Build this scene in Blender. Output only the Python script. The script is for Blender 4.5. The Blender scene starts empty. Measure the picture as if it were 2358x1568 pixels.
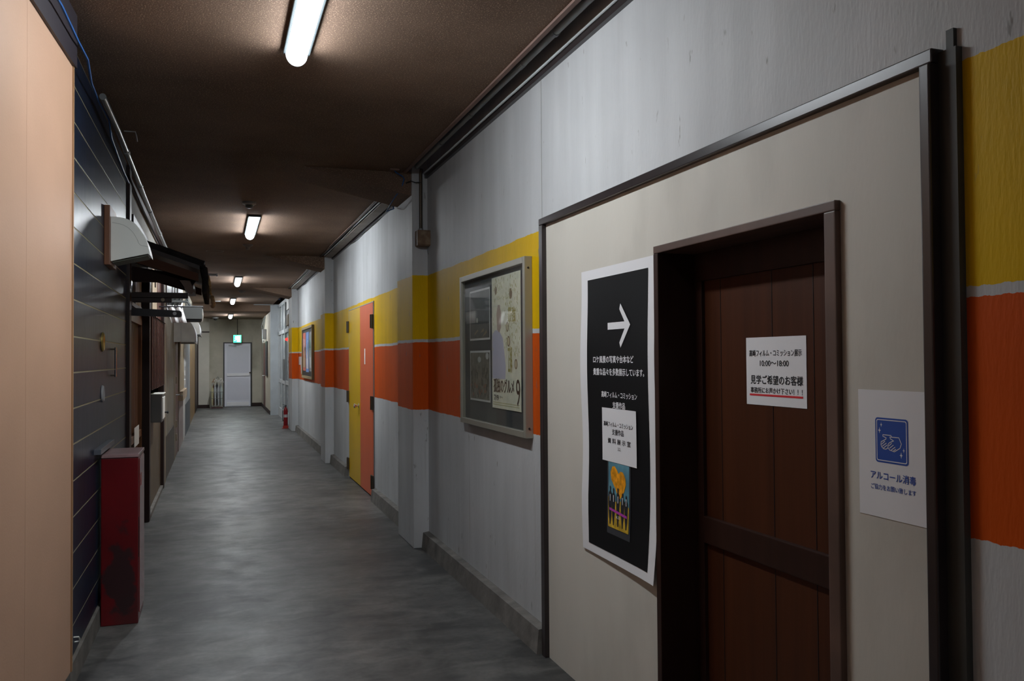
import bpy, bmesh, math, random
from mathutils import Vector, Matrix
random.seed(7)
PI = math.pi
S = bpy.context.scene
COL = S.collection

# ------------------------------------------------------------------ camera, world, exposure
cam_d = bpy.data.cameras.new('camera')
cam = bpy.data.objects.new('camera', cam_d)
COL.objects.link(cam)
cam_d.sensor_fit = 'HORIZONTAL'
cam_d.sensor_width = 36.0
cam_d.lens = 1950.0 / 2358.0 * 36.0
cam_d.clip_start = 0.05
cam_d.clip_end = 100


def cam_matrix(yaw, pitch, roll, loc):
    cy, sy, cp, sp, cr, sr = math.cos(yaw), math.sin(yaw), math.cos(pitch), math.sin(pitch), math.cos(roll), math.sin(roll)
    r = Vector((cy, -sy, 0)); fw = Vector((sy, cy, 0)); u = Vector((0, 0, 1))
    fw2 = fw * cp + u * sp; u2 = u * cp - fw * sp
    r3 = r * cr + u2 * sr; u3 = u2 * cr - r * sr
    m = Matrix((r3, u3, -fw2)).transposed().to_4x4()
    m.translation = loc
    return m


cam.matrix_world = cam_matrix(math.radians(19.174), math.radians(1.159), math.radians(-0.412), Vector((0, 0, 1.45)))
S.camera = cam
w = bpy.data.worlds.new('world'); S.world = w
w.use_nodes = True
w.node_tree.nodes['Background'].inputs[0].default_value = (0.5, 0.6, 1.0, 1)
w.node_tree.nodes['Background'].inputs[1].default_value = 0.02
S.view_settings.view_transform = 'Standard'
S.view_settings.look = 'None'
S.view_settings.gamma = 1
S.view_settings.exposure = 0.0
S.view_settings.use_curve_mapping = False
LAMP = 92.0            # strength of the lamp diffusers
LAMP_FAR = 1.28        # the newer lamps farther along, relative
LAMP_BACK = 0.55       # the lamp behind the camera, relative

# ------------------------------------------------------------------ materials
MATS = {}


def mat(name, col, rough=0.55, var=0.0, vscale=4.0, stretch=(1, 1, 1), bump=0.0, bscale=60.0, metal=0.0,
        emit=0.0, emit_col=None, spec=0.5, dirt=None, dirt_amt=0.0, dscale=2.0, dstretch=None, alpha=None, coat=0.0, rvar=0.0):
    if name in MATS:
        return MATS[name]
    m = bpy.data.materials.new(name); m.use_nodes = True
    n = m.node_tree; nd = n.nodes; lk = n.links
    b = nd['Principled BSDF']
    b.inputs['Roughness'].default_value = rough
    b.inputs['Metallic'].default_value = metal
    b.inputs['Specular IOR Level'].default_value = spec
    b.inputs['Coat Weight'].default_value = coat
    c = nd.new('ShaderNodeRGB'); c.outputs[0].default_value = (*col, 1)
    out = c.outputs[0]
    tc = nd.new('ShaderNodeTexCoord')

    def noise(scale, st, detail=5.0):
        mp = nd.new('ShaderNodeMapping'); mp.inputs['Scale'].default_value = st
        lk.new(tc.outputs['Object'], mp.inputs[0])
        t = nd.new('ShaderNodeTexNoise'); t.inputs['Scale'].default_value = scale; t.inputs['Detail'].default_value = detail
        lk.new(mp.outputs[0], t.inputs['Vector'])
        return t.outputs['Fac']
    if var:
        f = noise(vscale, stretch)
        mr = nd.new('ShaderNodeMapRange'); mr.inputs[1].default_value = 0.3; mr.inputs[2].default_value = 0.7
        mr.inputs[3].default_value = 1 - var; mr.inputs[4].default_value = 1 + var
        lk.new(f, mr.inputs[0])
        mx = nd.new('ShaderNodeVectorMath'); mx.operation = 'SCALE'
        lk.new(out, mx.inputs[0]); lk.new(mr.outputs[0], mx.inputs['Scale'])
        out = mx.outputs[0]
    if dirt:
        f = noise(dscale, dstretch or stretch, 8.0)
        mr = nd.new('ShaderNodeMapRange'); mr.inputs[1].default_value = 0.5; mr.inputs[2].default_value = 0.72
        mr.inputs[3].default_value = 0; mr.inputs[4].default_value = dirt_amt
        lk.new(f, mr.inputs[0])
        mx = nd.new('ShaderNodeMix'); mx.data_type = 'RGBA'
        lk.new(mr.outputs[0], mx.inputs[0]); lk.new(out, mx.inputs[6]); mx.inputs[7].default_value = (*dirt, 1)
        out = mx.outputs[2]
    lk.new(out, b.inputs['Base Color'])
    if rvar:
        f = noise(vscale * 1.7, stretch)
        mr = nd.new('ShaderNodeMapRange'); mr.inputs[3].default_value = rough - rvar; mr.inputs[4].default_value = rough + rvar
        lk.new(f, mr.inputs[0]); lk.new(mr.outputs[0], b.inputs['Roughness'])
    if bump:
        f = noise(bscale, stretch, 3.0)
        bp = nd.new('ShaderNodeBump'); bp.inputs['Strength'].default_value = bump; bp.inputs['Distance'].default_value = 0.004
        lk.new(f, bp.inputs['Height']); lk.new(bp.outputs[0], b.inputs['Normal'])
    if emit:
        b.inputs['Emission Color'].default_value = (*(emit_col or col), 1)
        b.inputs['Emission Strength'].default_value = emit
    if alpha is not None:
        b.inputs['Alpha'].default_value = alpha
    m['bsdf_color'] = 1
    MATS[name] = m
    return m


def banded_wall():
    """painted right wall: white, yellow, thin white line, orange, white with hand painted edges"""
    m = bpy.data.materials.new('banded_paint'); m.use_nodes = True
    n = m.node_tree; nd = n.nodes; lk = n.links
    b = nd['Principled BSDF']
    geo = nd.new('ShaderNodeNewGeometry')
    sep = nd.new('ShaderNodeSeparateXYZ'); lk.new(geo.outputs['Position'], sep.inputs[0])

    def noise(scale, st, detail=4.0):
        mp = nd.new('ShaderNodeMapping'); mp.inputs['Scale'].default_value = st
        lk.new(geo.outputs['Position'], mp.inputs[0])
        t = nd.new('ShaderNodeTexNoise'); t.inputs['Scale'].default_value = scale; t.inputs['Detail'].default_value = detail
        lk.new(mp.outputs[0], t.inputs['Vector'])
        return t.outputs['Fac']

    def math_(op, a, bb, c=None):
        x = nd.new('ShaderNodeMath'); x.operation = op
        for i, v in enumerate((a, bb, c)):
            if v is None: continue
            if isinstance(v, (int, float)): x.inputs[i].default_value = v
            else: lk.new(v, x.inputs[i])
        return x.outputs[0]
    jit = math_('MULTIPLY_ADD', noise(3.0, (1, 1, .1)), 0.03, -0.015)
    jit2 = math_('MULTIPLY_ADD', noise(60.0, (1, 1, .2)), 0.010, -0.005)
    z = math_('ADD', math_('ADD', sep.outputs[2], jit), jit2)
    ramp = nd.new('ShaderNodeValToRGB'); cr = ramp.color_ramp; cr.interpolation = 'CONSTANT'
    W = (0.53, 0.545, 0.555, 1); Y = (0.70, 0.44, 0.001, 1); O = (0.58, 0.085, 0.006, 1)
    cr.elements[0].position = 0; cr.elements[0].color = W
    cr.elements[1].position = 1.045 / 3; cr.elements[1].color = O
    for p, c in ((1.565 / 3, W), (1.592 / 3, Y), (2.085 / 3, W)):
        e = cr.elements.new(p); e.color = c
    lk.new(math_('DIVIDE', z, 3.0), ramp.inputs[0])
    # vertical grime streaks
    f = noise(9.0, (1, 1, .09), 7.0)
    mr = nd.new('ShaderNodeMapRange'); mr.inputs[1].default_value = .35; mr.inputs[2].default_value = .7
    mr.inputs[3].default_value = 1.03; mr.inputs[4].default_value = 0.92
    lk.new(f, mr.inputs[0])
    f2 = noise(1.7, (1, 1, .6), 8.0)
    mr2 = nd.new('ShaderNodeMapRange'); mr2.inputs[1].default_value = .35; mr2.inputs[2].default_value = .7
    mr2.inputs[3].default_value = 1.06; mr2.inputs[4].default_value = 0.85
    lk.new(f2, mr2.inputs[0])
    sc = nd.new('ShaderNodeVectorMath'); sc.operation = 'SCALE'
    lk.new(ramp.outputs[0], sc.inputs[0]); lk.new(math_('MULTIPLY', mr.outputs[0], mr2.outputs[0]), sc.inputs['Scale'])
    # sparse thin vertical drip marks, stronger on the lower wall
    f4 = noise(24.0, (1, 1, .035), 5.0)
    mr4 = nd.new('ShaderNodeMapRange'); mr4.inputs[1].default_value = .60; mr4.inputs[2].default_value = .72; mr4.inputs[4].default_value = 1.0
    lk.new(f4, mr4.inputs[0])
    f5 = noise(3.0, (1, 1, .7), 3.0)
    mr5 = nd.new('ShaderNodeMapRange'); mr5.inputs[1].default_value = .42; mr5.inputs[2].default_value = .62; mr5.inputs[4].default_value = .32
    lk.new(f5, mr5.inputs[0])
    mxd = nd.new('ShaderNodeMix'); mxd.data_type = 'RGBA'
    mr6 = nd.new('ShaderNodeMapRange'); mr6.inputs[1].default_value = 1.5; mr6.inputs[2].default_value = .5; mr6.inputs[3].default_value = .18; mr6.inputs[4].default_value = 1.3
    lk.new(sep.outputs[2], mr6.inputs[0])
    lk.new(math_('MULTIPLY', math_('MULTIPLY', mr4.outputs[0], mr5.outputs[0]), mr6.outputs[0]), mxd.inputs[0]); lk.new(sc.outputs[0], mxd.inputs[6]); mxd.inputs[7].default_value = (.20, .185, .15, 1)
    # small dark chips
    f3 = noise(26.0, (1, 1, .35), 3.0)
    mr3 = nd.new('ShaderNodeMapRange'); mr3.inputs[1].default_value = .70; mr3.inputs[2].default_value = .75
    mr3.inputs[4].default_value = 0.6
    lk.new(f3, mr3.inputs[0])
    mx = nd.new('ShaderNodeMix'); mx.data_type = 'RGBA'
    lk.new(mr3.outputs[0], mx.inputs[0]); lk.new(mxd.outputs[2], mx.inputs[6]); mx.inputs[7].default_value = (.16, .15, .13, 1)
    lk.new(mx.outputs[2], b.inputs['Base Color'])
    b.inputs['Roughness'].default_value = 0.55; b.inputs['Specular IOR Level'].default_value = 0.14
    bp = nd.new('ShaderNodeBump'); bp.inputs['Strength'].default_value = 0.5; bp.inputs['Distance'].default_value = 0.003
    lk.new(math_('ADD', noise(110.0, (1, 1, .25), 2.0), math_('MULTIPLY', noise(12.0, (1, 1, .15), 3.0), .8)), bp.inputs['Height'])
    lk.new(bp.outputs[0], b.inputs['Normal'])
    return m


def floor_mat():
    m = bpy.data.materials.new('worn_concrete'); m.use_nodes = True
    n = m.node_tree; nd = n.nodes; lk = n.links
    b = nd['Principled BSDF']; b.inputs['Specular IOR Level'].default_value = .42
    tc = nd.new('ShaderNodeTexCoord')

    def noise(scale, st, detail=8.0, dist=0.0):
        mp = nd.new('ShaderNodeMapping'); mp.inputs['Scale'].default_value = st
        lk.new(tc.outputs['Object'], mp.inputs[0])
        t = nd.new('ShaderNodeTexNoise'); t.inputs['Scale'].default_value = scale; t.inputs['Detail'].default_value = detail
        t.inputs['Distortion'].default_value = dist
        lk.new(mp.outputs[0], t.inputs['Vector'])
        return t.outputs['Fac']
    ramp = nd.new('ShaderNodeValToRGB'); cr = ramp.color_ramp
    cr.elements[0].position = .40; cr.elements[0].color = (.052, .052, .051, 1)
    cr.elements[1].position = .61; cr.elements[1].color = (.155, .152, .143, 1)
    mixf = nd.new('ShaderNodeMix'); mixf.data_type = 'FLOAT'; mixf.inputs[0].default_value = .45
    lk.new(noise(1.3, (1, .8, 1), 8, .5), mixf.inputs[2]); lk.new(noise(6.5, (.8, 1.3, 1), 7, .8), mixf.inputs[3])
    lk.new(mixf.outputs[0], ramp.inputs[0])
    # stains
    st = nd.new('ShaderNodeMapRange'); st.inputs[1].default_value = .60; st.inputs[2].default_value = .68; st.inputs[4].default_value = .45
    lk.new(noise(3.1, (.8, 1.6, 1), 6, 1.2), st.inputs[0])
    mx = nd.new('ShaderNodeMix'); mx.data_type = 'RGBA'
    lk.new(st.outputs[0], mx.inputs[0]); lk.new(ramp.outputs[0], mx.inputs[6]); mx.inputs[7].default_value = (.075, .077, .075, 1)
    big = nd.new('ShaderNodeMapRange'); big.inputs[1].default_value = .38; big.inputs[2].default_value = .62; big.inputs[3].default_value = .72; big.inputs[4].default_value = 1.12
    lk.new(noise(.75, (1.1, .55, 1), 5, .6), big.inputs[0])
    grit = nd.new('ShaderNodeMapRange'); grit.inputs[1].default_value = .3; grit.inputs[2].default_value = .7; grit.inputs[3].default_value = .86; grit.inputs[4].default_value = 1.14
    lk.new(noise(38, (1, 1, 1), 6), grit.inputs[0])
    mm = nd.new('ShaderNodeMath'); mm.operation = 'MULTIPLY'; lk.new(big.outputs[0], mm.inputs[0]); lk.new(grit.outputs[0], mm.inputs[1])
    sc = nd.new('ShaderNodeVectorMath'); sc.operation = 'SCALE'; lk.new(mx.outputs[2], sc.inputs[0]); lk.new(mm.outputs[0], sc.inputs['Scale'])
    lk.new(sc.outputs[0], b.inputs['Base Color'])
    rr = nd.new('ShaderNodeMapRange'); rr.inputs[3].default_value = .30; rr.inputs[4].default_value = .62
    lk.new(noise(4.0, (1, 1, 1), 6), rr.inputs[0]); lk.new(rr.outputs[0], b.inputs['Roughness'])
    bp = nd.new('ShaderNodeBump'); bp.inputs['Strength'].default_value = .16; bp.inputs['Distance'].default_value = .004
    lk.new(noise(14, (1, 1, 1), 6), bp.inputs['Height']); lk.new(bp.outputs[0], b.inputs['Normal'])
    return m


def ceiling_mat():
    m = mat('ceiling_board', (.17, .115, .084), .8, spec=.1, var=.25, vscale=1.2)
    nd = m.node_tree.nodes; lk = m.node_tree.links; b = nd['Principled BSDF']
    tc = nd.new('ShaderNodeTexCoord')
    t = nd.new('ShaderNodeTexNoise'); t.inputs['Scale'].default_value = 150; t.inputs['Detail'].default_value = 4
    lk.new(tc.outputs['Object'], t.inputs['Vector'])
    mr = nd.new('ShaderNodeMapRange'); mr.inputs[1].default_value = .56; mr.inputs[2].default_value = .70; mr.inputs[4].default_value = .75
    lk.new(t.outputs['Fac'], mr.inputs[0])
    src = b.inputs['Base Color'].links[0].from_socket
    mx = nd.new('ShaderNodeMix'); mx.data_type = 'RGBA'
    lk.new(mr.outputs[0], mx.inputs[0]); lk.new(src, mx.inputs[6]); mx.inputs[7].default_value = (.62, .43, .30, 1)
    lk.new(mx.outputs[2], b.inputs['Base Color'])
    bp = nd.new('ShaderNodeBump'); bp.inputs['Strength'].default_value = .6; bp.inputs['Distance'].default_value = .002
    lk.new(t.outputs['Fac'], bp.inputs['Height']); lk.new(bp.outputs[0], b.inputs['Normal'])
    return m


M_WALL = banded_wall()
M_FLOOR = floor_mat()
M_CEIL = ceiling_mat()
M_PANEL = mat('cream_panel', (.57, .545, .485), .6, var=.06, vscale=1.6, bump=.15, bscale=70, stretch=(1, 1, .3),
              dirt=(.25, .235, .20), dirt_amt=.35, dscale=2.4, dstretch=(1, 1, .5))
M_CREAM = mat('cream_plaster', (.45, .42, .34), .7, var=.1, vscale=2.5, dirt=(.2, .18, .13), dirt_amt=.5, dscale=1.5)
M_CONC = mat('plinth_concrete', (.17, .16, .145), .8, var=.25, vscale=9, bump=.6, bscale=45, dirt=(.06, .055, .05), dirt_amt=.5, dscale=6)
M_DARKWOOD = mat('dark_lacquered_wood', (.024, .012, .010), .45, spec=.3, var=.2, vscale=12, stretch=(1, 1, .1))
M_TRIMWOOD = mat('dark_trim_wood', (.03, .022, .022), .28, var=.2, vscale=10)
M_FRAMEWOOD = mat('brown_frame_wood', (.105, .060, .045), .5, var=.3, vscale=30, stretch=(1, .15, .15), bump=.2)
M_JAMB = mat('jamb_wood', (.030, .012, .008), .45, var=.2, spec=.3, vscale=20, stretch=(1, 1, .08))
M_DOORWOOD = mat('red_brown_door_wood', (.058, .017, .006), .45, var=.2, spec=.3, vscale=14, stretch=(1, 1.4, .06), bump=.08, bscale=40)
M_WOOD2 = mat('lattice_wood', (.16, .062, .02), .4, var=.3, vscale=18, stretch=(1, 1, .1))
M_BLACK = mat('black_paint', (.012, .012, .014), .4)
M_DARK = mat('dark_void', (.02, .018, .018), .8)
M_BLUE = mat('navy_glazed_board', (.011, .020, .046), .34, var=.3, vscale=3, stretch=(1, 1, .4), bump=.35, bscale=12, spec=.22,
             dirt=(.018, .026, .040), dirt_amt=.5, dscale=5, dstretch=(1, 1, .3))
M_GROOVE = mat('ochre_joint', (.38, .34, .22), .7)
M_PINK = mat('salmon_board', (.54, .33, .22), .5, var=.05, vscale=3, bump=.12, bscale=120)
M_PINKEDGE = mat('orange_wood_edge', (.36, .2, .10), .5)
M_WHITE = mat('white_paper', (.74, .74, .76), .6)
M_OFFWHITE = mat('offwhite_plastic', (.88, .89, .83), .45, var=.03, vscale=5)
M_GREYM = mat('grey_metal', (.32, .33, .34), .45, metal=.2)
M_ALU = mat('aluminium', (.5, .51, .52), .35, metal=.75)
M_CHROME = mat('chrome', (.75, .75, .76), .18, metal=1.0)
M_BRASS = mat('brass', (.50, .37, .12), .3, metal=.8)
M_RUSTB = mat('rusty_brown_box', (.17, .105, .06), .7, var=.3, vscale=14, dirt=(.3, .24, .16), dirt_amt=.6, dscale=20)
M_RED = mat('red_enamel', (.14, .004, .007), .32, var=.2, vscale=3, dirt=(.05, .018, .018), dirt_amt=.9, dscale=3.4, spec=.6)


def add_rust(m, centre, r):
    """a rust stain with a ragged outline at one place of the box"""
    nd = m.node_tree.nodes; lk = m.node_tree.links; b = nd['Principled BSDF']
    geo = nd.new('ShaderNodeNewGeometry'); t = nd.new('ShaderNodeTexNoise'); t.inputs['Scale'].default_value = 11; t.inputs['Detail'].default_value = 7
    lk.new(geo.outputs['Position'], t.inputs['Vector'])
    mp = nd.new('ShaderNodeMapping'); mp.inputs['Location'].default_value = (-centre[0] * 1.6, -centre[1] * .4, -centre[2] * .62); mp.inputs['Scale'].default_value = (1.6, .4, .62)
    lk.new(geo.outputs['Position'], mp.inputs[0])
    ln = nd.new('ShaderNodeVectorMath'); ln.operation = 'LENGTH'; lk.new(mp.outputs[0], ln.inputs[0])
    ma = nd.new('ShaderNodeMath'); ma.operation = 'MULTIPLY_ADD'; lk.new(t.outputs['Fac'], ma.inputs[0]); ma.inputs[1].default_value = -.30; lk.new(ln.outputs['Value'], ma.inputs[2])
    mr = nd.new('ShaderNodeMapRange'); mr.inputs[1].default_value = r - .15 - .015; mr.inputs[2].default_value = r - .15 + .01; mr.inputs[3].default_value = .9; mr.inputs[4].default_value = 0
    lk.new(ma.outputs[0], mr.inputs[0])
    src = b.inputs['Base Color'].links[0].from_socket
    mx = nd.new('ShaderNodeMix'); mx.data_type = 'RGBA'
    lk.new(mr.outputs[0], mx.inputs[0]); lk.new(src, mx.inputs[6]); mx.inputs[7].default_value = (.028, .014, .016, 1)
    lk.new(mx.outputs[2], b.inputs['Base Color'])


add_rust(M_RED, (-.50, 5.12, .27), .125)
M_REDTOP = mat('faded_red_top', (.30, .19, .19), .35, var=.2, vscale=8)
M_INK = mat('black_ink', (.012, .012, .016), .6)
M_BLUEINK = mat('blue_ink', (.018, .075, .36), .5)
M_REDINK = mat('red_ink', (.65, .03, .04), .5)
M_YDOOR = mat('yellow_door_paint', (.58, .37, .008), .45, spec=.2, var=.08, vscale=2, stretch=(1, 1, .3))
M_ODOOR = mat('orange_door_paint', (.58, .115, .045), .45, spec=.2, var=.08, vscale=2, stretch=(1, 1, .3))
M_HINGE = mat('bronze_hinge', (.09, .07, .05), .45, metal=.5)
M_BOARD = mat('grey_felt', (.055, .058, .062), .9)
M_CASEFR = mat('aged_aluminium', (.33, .315, .26), .42, metal=.35)
M_POSTER = mat('pale_yellow_print', (.80, .76, .60), .5, var=.10, vscale=22)
M_TILE = mat('roof_tile', (.020, .017, .016), .8, var=.4, vscale=9, spec=.15)
M_GLASSD = mat('dark_glass', (.05, .055, .06), .12, spec=.8)
M_MAROON = mat('maroon_boards', (.115, .045, .032), .5, var=.2, vscale=20, stretch=(1, 3, .1))
M_BEIGE = mat('beige_board', (.33, .27, .19), .6, var=.08)
M_EXITG = mat('lit_green', (.0, .5, .2), .5, emit=2.6, emit_col=(.05, 1.0, .42))
M_EXITW = mat('lit_white', (.8, 1, .85), .5, emit=6.0, emit_col=(.78, 1, .88))
M_CABLE = mat('grey_cable', (.16, .17, .17), .5)
M_BLUEC = mat('blue_cable', (.02, .12, .38), .45)
M_BROWNC = mat('reddish_edge', (.20, .125, .10), .7)


def lamp_mat(name, k):
    """opal cover over a downward facing LED board: strongest straight down, weaker from its sides"""
    m = mat(name, (.9, .95, 1), .4, emit=LAMP * k, emit_col=(.90, .955, 1.0))
    nd = m.node_tree.nodes; lk = m.node_tree.links
    g = nd.new('ShaderNodeNewGeometry'); sp = nd.new('ShaderNodeSeparateXYZ'); lk.new(g.outputs['Normal'], sp.inputs[0])
    mr = nd.new('ShaderNodeMapRange'); mr.inputs[1].default_value = 0; mr.inputs[2].default_value = -1
    mr.inputs[3].default_value = LAMP * k * .11; mr.inputs[4].default_value = LAMP * k * 1.18
    lk.new(sp.outputs[2], mr.inputs[0]); lk.new(mr.outputs[0], nd['Principled BSDF'].inputs['Emission Strength'])
    return m


M_LAMP = lamp_mat('lamp_diffuser_glow', 1.0)
M_LAMPF = lamp_mat('lamp_diffuser_glow_far', LAMP_FAR)
M_LAMPB = lamp_mat('lamp_diffuser_glow_dim', LAMP_BACK)

# glass: mostly transparent with a clear reflection
MG = bpy.data.materials.new('case_glass'); MG.use_nodes = True
_n = MG.node_tree; _n.nodes.clear()
_o = _n.nodes.new('ShaderNodeOutputMaterial'); _m = _n.nodes.new('ShaderNodeMixShader')
_t = _n.nodes.new('ShaderNodeBsdfTransparent'); _t.inputs[0].default_value = (.93, .95, .95, 1)
_g = _n.nodes.new('ShaderNodeBsdfGlossy'); _g.inputs['Roughness'].default_value = .03
_f = _n.nodes.new('ShaderNodeFresnel'); _f.inputs[0].default_value = 1.5
_q = _n.nodes.new('ShaderNodeNewGeometry'); _w = _n.nodes.new('ShaderNodeMath'); _w.operation = 'SUBTRACT'; _w.inputs[0].default_value = 1
_n.links.new(_q.outputs['Backfacing'], _w.inputs[1]); _v = _n.nodes.new('ShaderNodeMath'); _v.operation = 'MULTIPLY'
_n.links.new(_f.outputs[0], _v.inputs[0]); _n.links.new(_w.outputs[0], _v.inputs[1]); _n.links.new(_v.outputs[0], _m.inputs[0]); _n.links.new(_t.outputs[0], _m.inputs[1]); _n.links.new(_g.outputs[0], _m.inputs[2])
_n.links.new(_m.outputs[0], _o.inputs[0])
ML = bpy.data.materials.new('clear_vinyl'); ML.use_nodes = True
_n = ML.node_tree; _b = _n.nodes['Principled BSDF']; _b.inputs['Base Color'].default_value = (.6, .62, .63, 1)
_b.inputs['Roughness'].default_value = .25; _b.inputs['Alpha'].default_value = .6

# ------------------------------------------------------------------ mesh building helpers
ORG = {}


class MB:
    """collects shapes in world coordinates; build() links them as one mesh object"""

    def __init__(s): s.bm = bmesh.new()

    def box(s, x0, x1, y0, y1, z0, z1, bev=0.0):
        xs = sorted((x0, x1)); ys = sorted((y0, y1)); zs = sorted((z0, z1))
        v = [s.bm.verts.new((x, y, z)) for x in xs for y in ys for z in zs]
        fs = [(0, 1, 3, 2), (4, 6, 7, 5), (0, 4, 5, 1), (2, 3, 7, 6), (0, 2, 6, 4), (1, 5, 7, 3)]
        f = [s.bm.faces.new([v[i] for i in q]) for q in fs]
        if bev > 0:
            es = {e for q in f for e in q.edges}
            bmesh.ops.bevel(s.bm, geom=list(es), offset=bev, segments=2, affect='EDGES', profile=.6)
        return s

    def prism(s, pts, axis, a, b):
        """polygon pts (2D) extruded along axis from a to b. axis y: pts=(x,z); x: pts=(y,z); z: pts=(x,y)"""
        def P(p, t):
            return {'y': (p[0], t, p[1]), 'x': (t, p[0], p[1]), 'z': (p[0], p[1], t)}[axis]
        va = [s.bm.verts.new(P(p, a)) for p in pts]; vb = [s.bm.verts.new(P(p, b)) for p in pts]
        n = len(pts)
        s.bm.faces.new(va); s.bm.faces.new(list(reversed(vb)))
        for i in range(n):
            s.bm.faces.new([va[i], vb[i], vb[(i + 1) % n], va[(i + 1) % n]])
        return s

    def tube(s, pts, r, n=8, r2=None):
        pts = [Vector(p) for p in pts]; rings = []
        for i, p in enumerate(pts):
            d = (pts[min(i + 1, len(pts) - 1)] - pts[max(i - 1, 0)]).normalized()
            up = Vector((0, 0, 1)) if abs(d.z) < .9 else Vector((0, 1, 0))
            a = d.cross(up).normalized(); b = d.cross(a)
            rr = r if r2 is None else r + (r2 - r) * i / (len(pts) - 1)
            rings.append([s.bm.verts.new(p + a * rr * math.cos(2 * PI * k / n) + b * rr * math.sin(2 * PI * k / n)) for k in range(n)])
        for A, B in zip(rings, rings[1:]):
            for k in range(n):
                s.bm.faces.new([A[k], A[(k + 1) % n], B[(k + 1) % n], B[k]])
        s.bm.faces.new(rings[0]); s.bm.faces.new(list(reversed(rings[-1])))
        return s

    def lathe(s, prof, c, n=20, axis='z'):
        """prof: list of (r, h) from c along axis"""
        c = Vector(c); rings = []
        for r, h in prof:
            r = max(r, 1e-4); ring = []
            for k in range(n):
                a = 2 * PI * k / n; u, v = r * math.cos(a), r * math.sin(a)
                d = {'z': (u, v, h), 'x': (h, u, v), 'y': (u, h, v)}[axis]
                ring.append(s.bm.verts.new(c + Vector(d)))
            rings.append(ring)
        for A, B in zip(rings, rings[1:]):
            for k in range(n):
                s.bm.faces.new([A[k], A[(k + 1) % n], B[(k + 1) % n], B[k]])
        s.bm.faces.new(rings[0]); s.bm.faces.new(list(reversed(rings[-1])))
        return s

    def grid(s, fn, nu, nv):
        """fn(u,v)->point, u,v in 0..1"""
        g = [[s.bm.verts.new(fn(i / nu, j / nv)) for j in range(nv + 1)] for i in range(nu + 1)]
        for i in range(nu):
            for j in range(nv):
                s.bm.faces.new([g[i][j], g[i + 1][j], g[i + 1][j + 1], g[i][j + 1]])
        return s

    def poly(s, pts):
        s.bm.faces.new([s.bm.verts.new(p) for p in pts]); return s

    def build(s, name, m, parent=None, smooth=False, label=None, origin=None, solid=None, keep=False):
        if not keep:
            bmesh.ops.recalc_face_normals(s.bm, faces=s.bm.faces)
        if parent is not None:
            o0 = Vector(ORG[parent.name])
        elif origin is not None:
            o0 = Vector(origin)
        else:
            vs = [v.co for v in s.bm.verts]
            o0 = Vector(((min(v.x for v in vs) + max(v.x for v in vs)) / 2, (min(v.y for v in vs) + max(v.y for v in vs)) / 2, min(v.z for v in vs)))
        bmesh.ops.translate(s.bm, verts=s.bm.verts, vec=-o0)
        me = bpy.data.meshes.new(name); s.bm.to_mesh(me); s.bm.free()
        me.materials.append(m)
        if smooth:
            for p in me.polygons: p.use_smooth = True
            try: me.set_sharp_from_angle(angle=math.radians(40))
            except Exception: pass
        o = bpy.data.objects.new(name, me); COL.objects.link(o)
        if parent is not None:
            o.parent = parent; ORG[o.name] = tuple(o0)
        else:
            o.location = o0; ORG[o.name] = tuple(o0)
        if label: o['label'] = label
        if solid:
            md = o.modifiers.new('thickness', 'SOLIDIFY'); md.thickness = solid; md.offset = 0
        return o


def tag(o, label, cat, group=None):
    o['label'] = label; o['category'] = cat
    if group: o['group'] = group
    return o


def thing(name, loc, label, cat, group=None):
    o = bpy.data.objects.new(name, None); o.empty_display_size = .1
    COL.objects.link(o); o.location = loc; ORG[o.name] = tuple(loc)
    return tag(o, label, cat, group)


def struct(o, label=None):
    o['kind'] = 'structure'
    if label: o['label'] = label
    return o


def sempty(name, loc, label=None):
    o = bpy.data.objects.new(name, None); o.empty_display_size = .1
    COL.objects.link(o); o.location = loc; ORG[o.name] = tuple(loc)
    return struct(o, label)


def copy_tree(o, parent=None):
    c = o.copy(); COL.objects.link(c)
    ORG[c.name] = ORG[o.name]
    if parent is not None: c.parent = parent
    for ch in [x for x in o.children]:
        copy_tree(ch, c)
    return c


def dup(o, loc, label):
    c = copy_tree(o); c.location = loc; c['label'] = label
    return c


def text_mesh(body):
    c = bpy.data.curves.new('glyphs', 'FONT'); c.body = body; c.size = 1.0
    c.resolution_u = 3; c.fill_mode = 'BOTH'
    o = bpy.data.objects.new('glyphs', c); COL.objects.link(o)
    dg = bpy.context.evaluated_depsgraph_get()
    me = bpy.data.meshes.new_from_object(o.evaluated_get(dg))
    bpy.data.objects.remove(o); bpy.data.curves.remove(c)
    return me


def lettering(body, m, parent, frame, width, height, bold=.02, lift=(-1, 0, 0), name='lettering'):
    """text fitted into width x height, centred; frame(u,v)-> world point (u to the right, v up)"""
    me = text_mesh(body)
    if bold:                  # heavier strokes: overlaid shifted copies of the outline faces
        tb = bmesh.new(); layer = 0
        for dx, dy in ((-bold, 0), (bold, 0), (0, bold * .7), (0, -bold * .7)):
            k0 = len(tb.verts); tb.from_mesh(me); tb.verts.ensure_lookup_table()
            layer += 1
            bmesh.ops.translate(tb, verts=tb.verts[k0:], vec=(dx, dy, layer))
        tb.to_mesh(me); tb.free()
    xs = [v.co.x for v in me.vertices]; ys = [v.co.y for v in me.vertices]
    w0, h0 = max(xs) - min(xs), max(ys) - min(ys)
    cx, cy = (max(xs) + min(xs)) / 2, (max(ys) + min(ys)) / 2
    sx = width / w0; sy = height / h0
    o0 = Vector(ORG[parent.name])
    for v in me.vertices:
        v.co = Vector(frame((v.co.x - cx) * sx, (v.co.y - cy) * sy)) - o0 + Vector(lift) * (v.co.z * .00003)
    me.materials.clear(); me.materials.append(m)
    o = bpy.data.objects.new(name, me); COL.objects.link(o); o.parent = parent; ORG[o.name] = tuple(o0)
    return o


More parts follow.
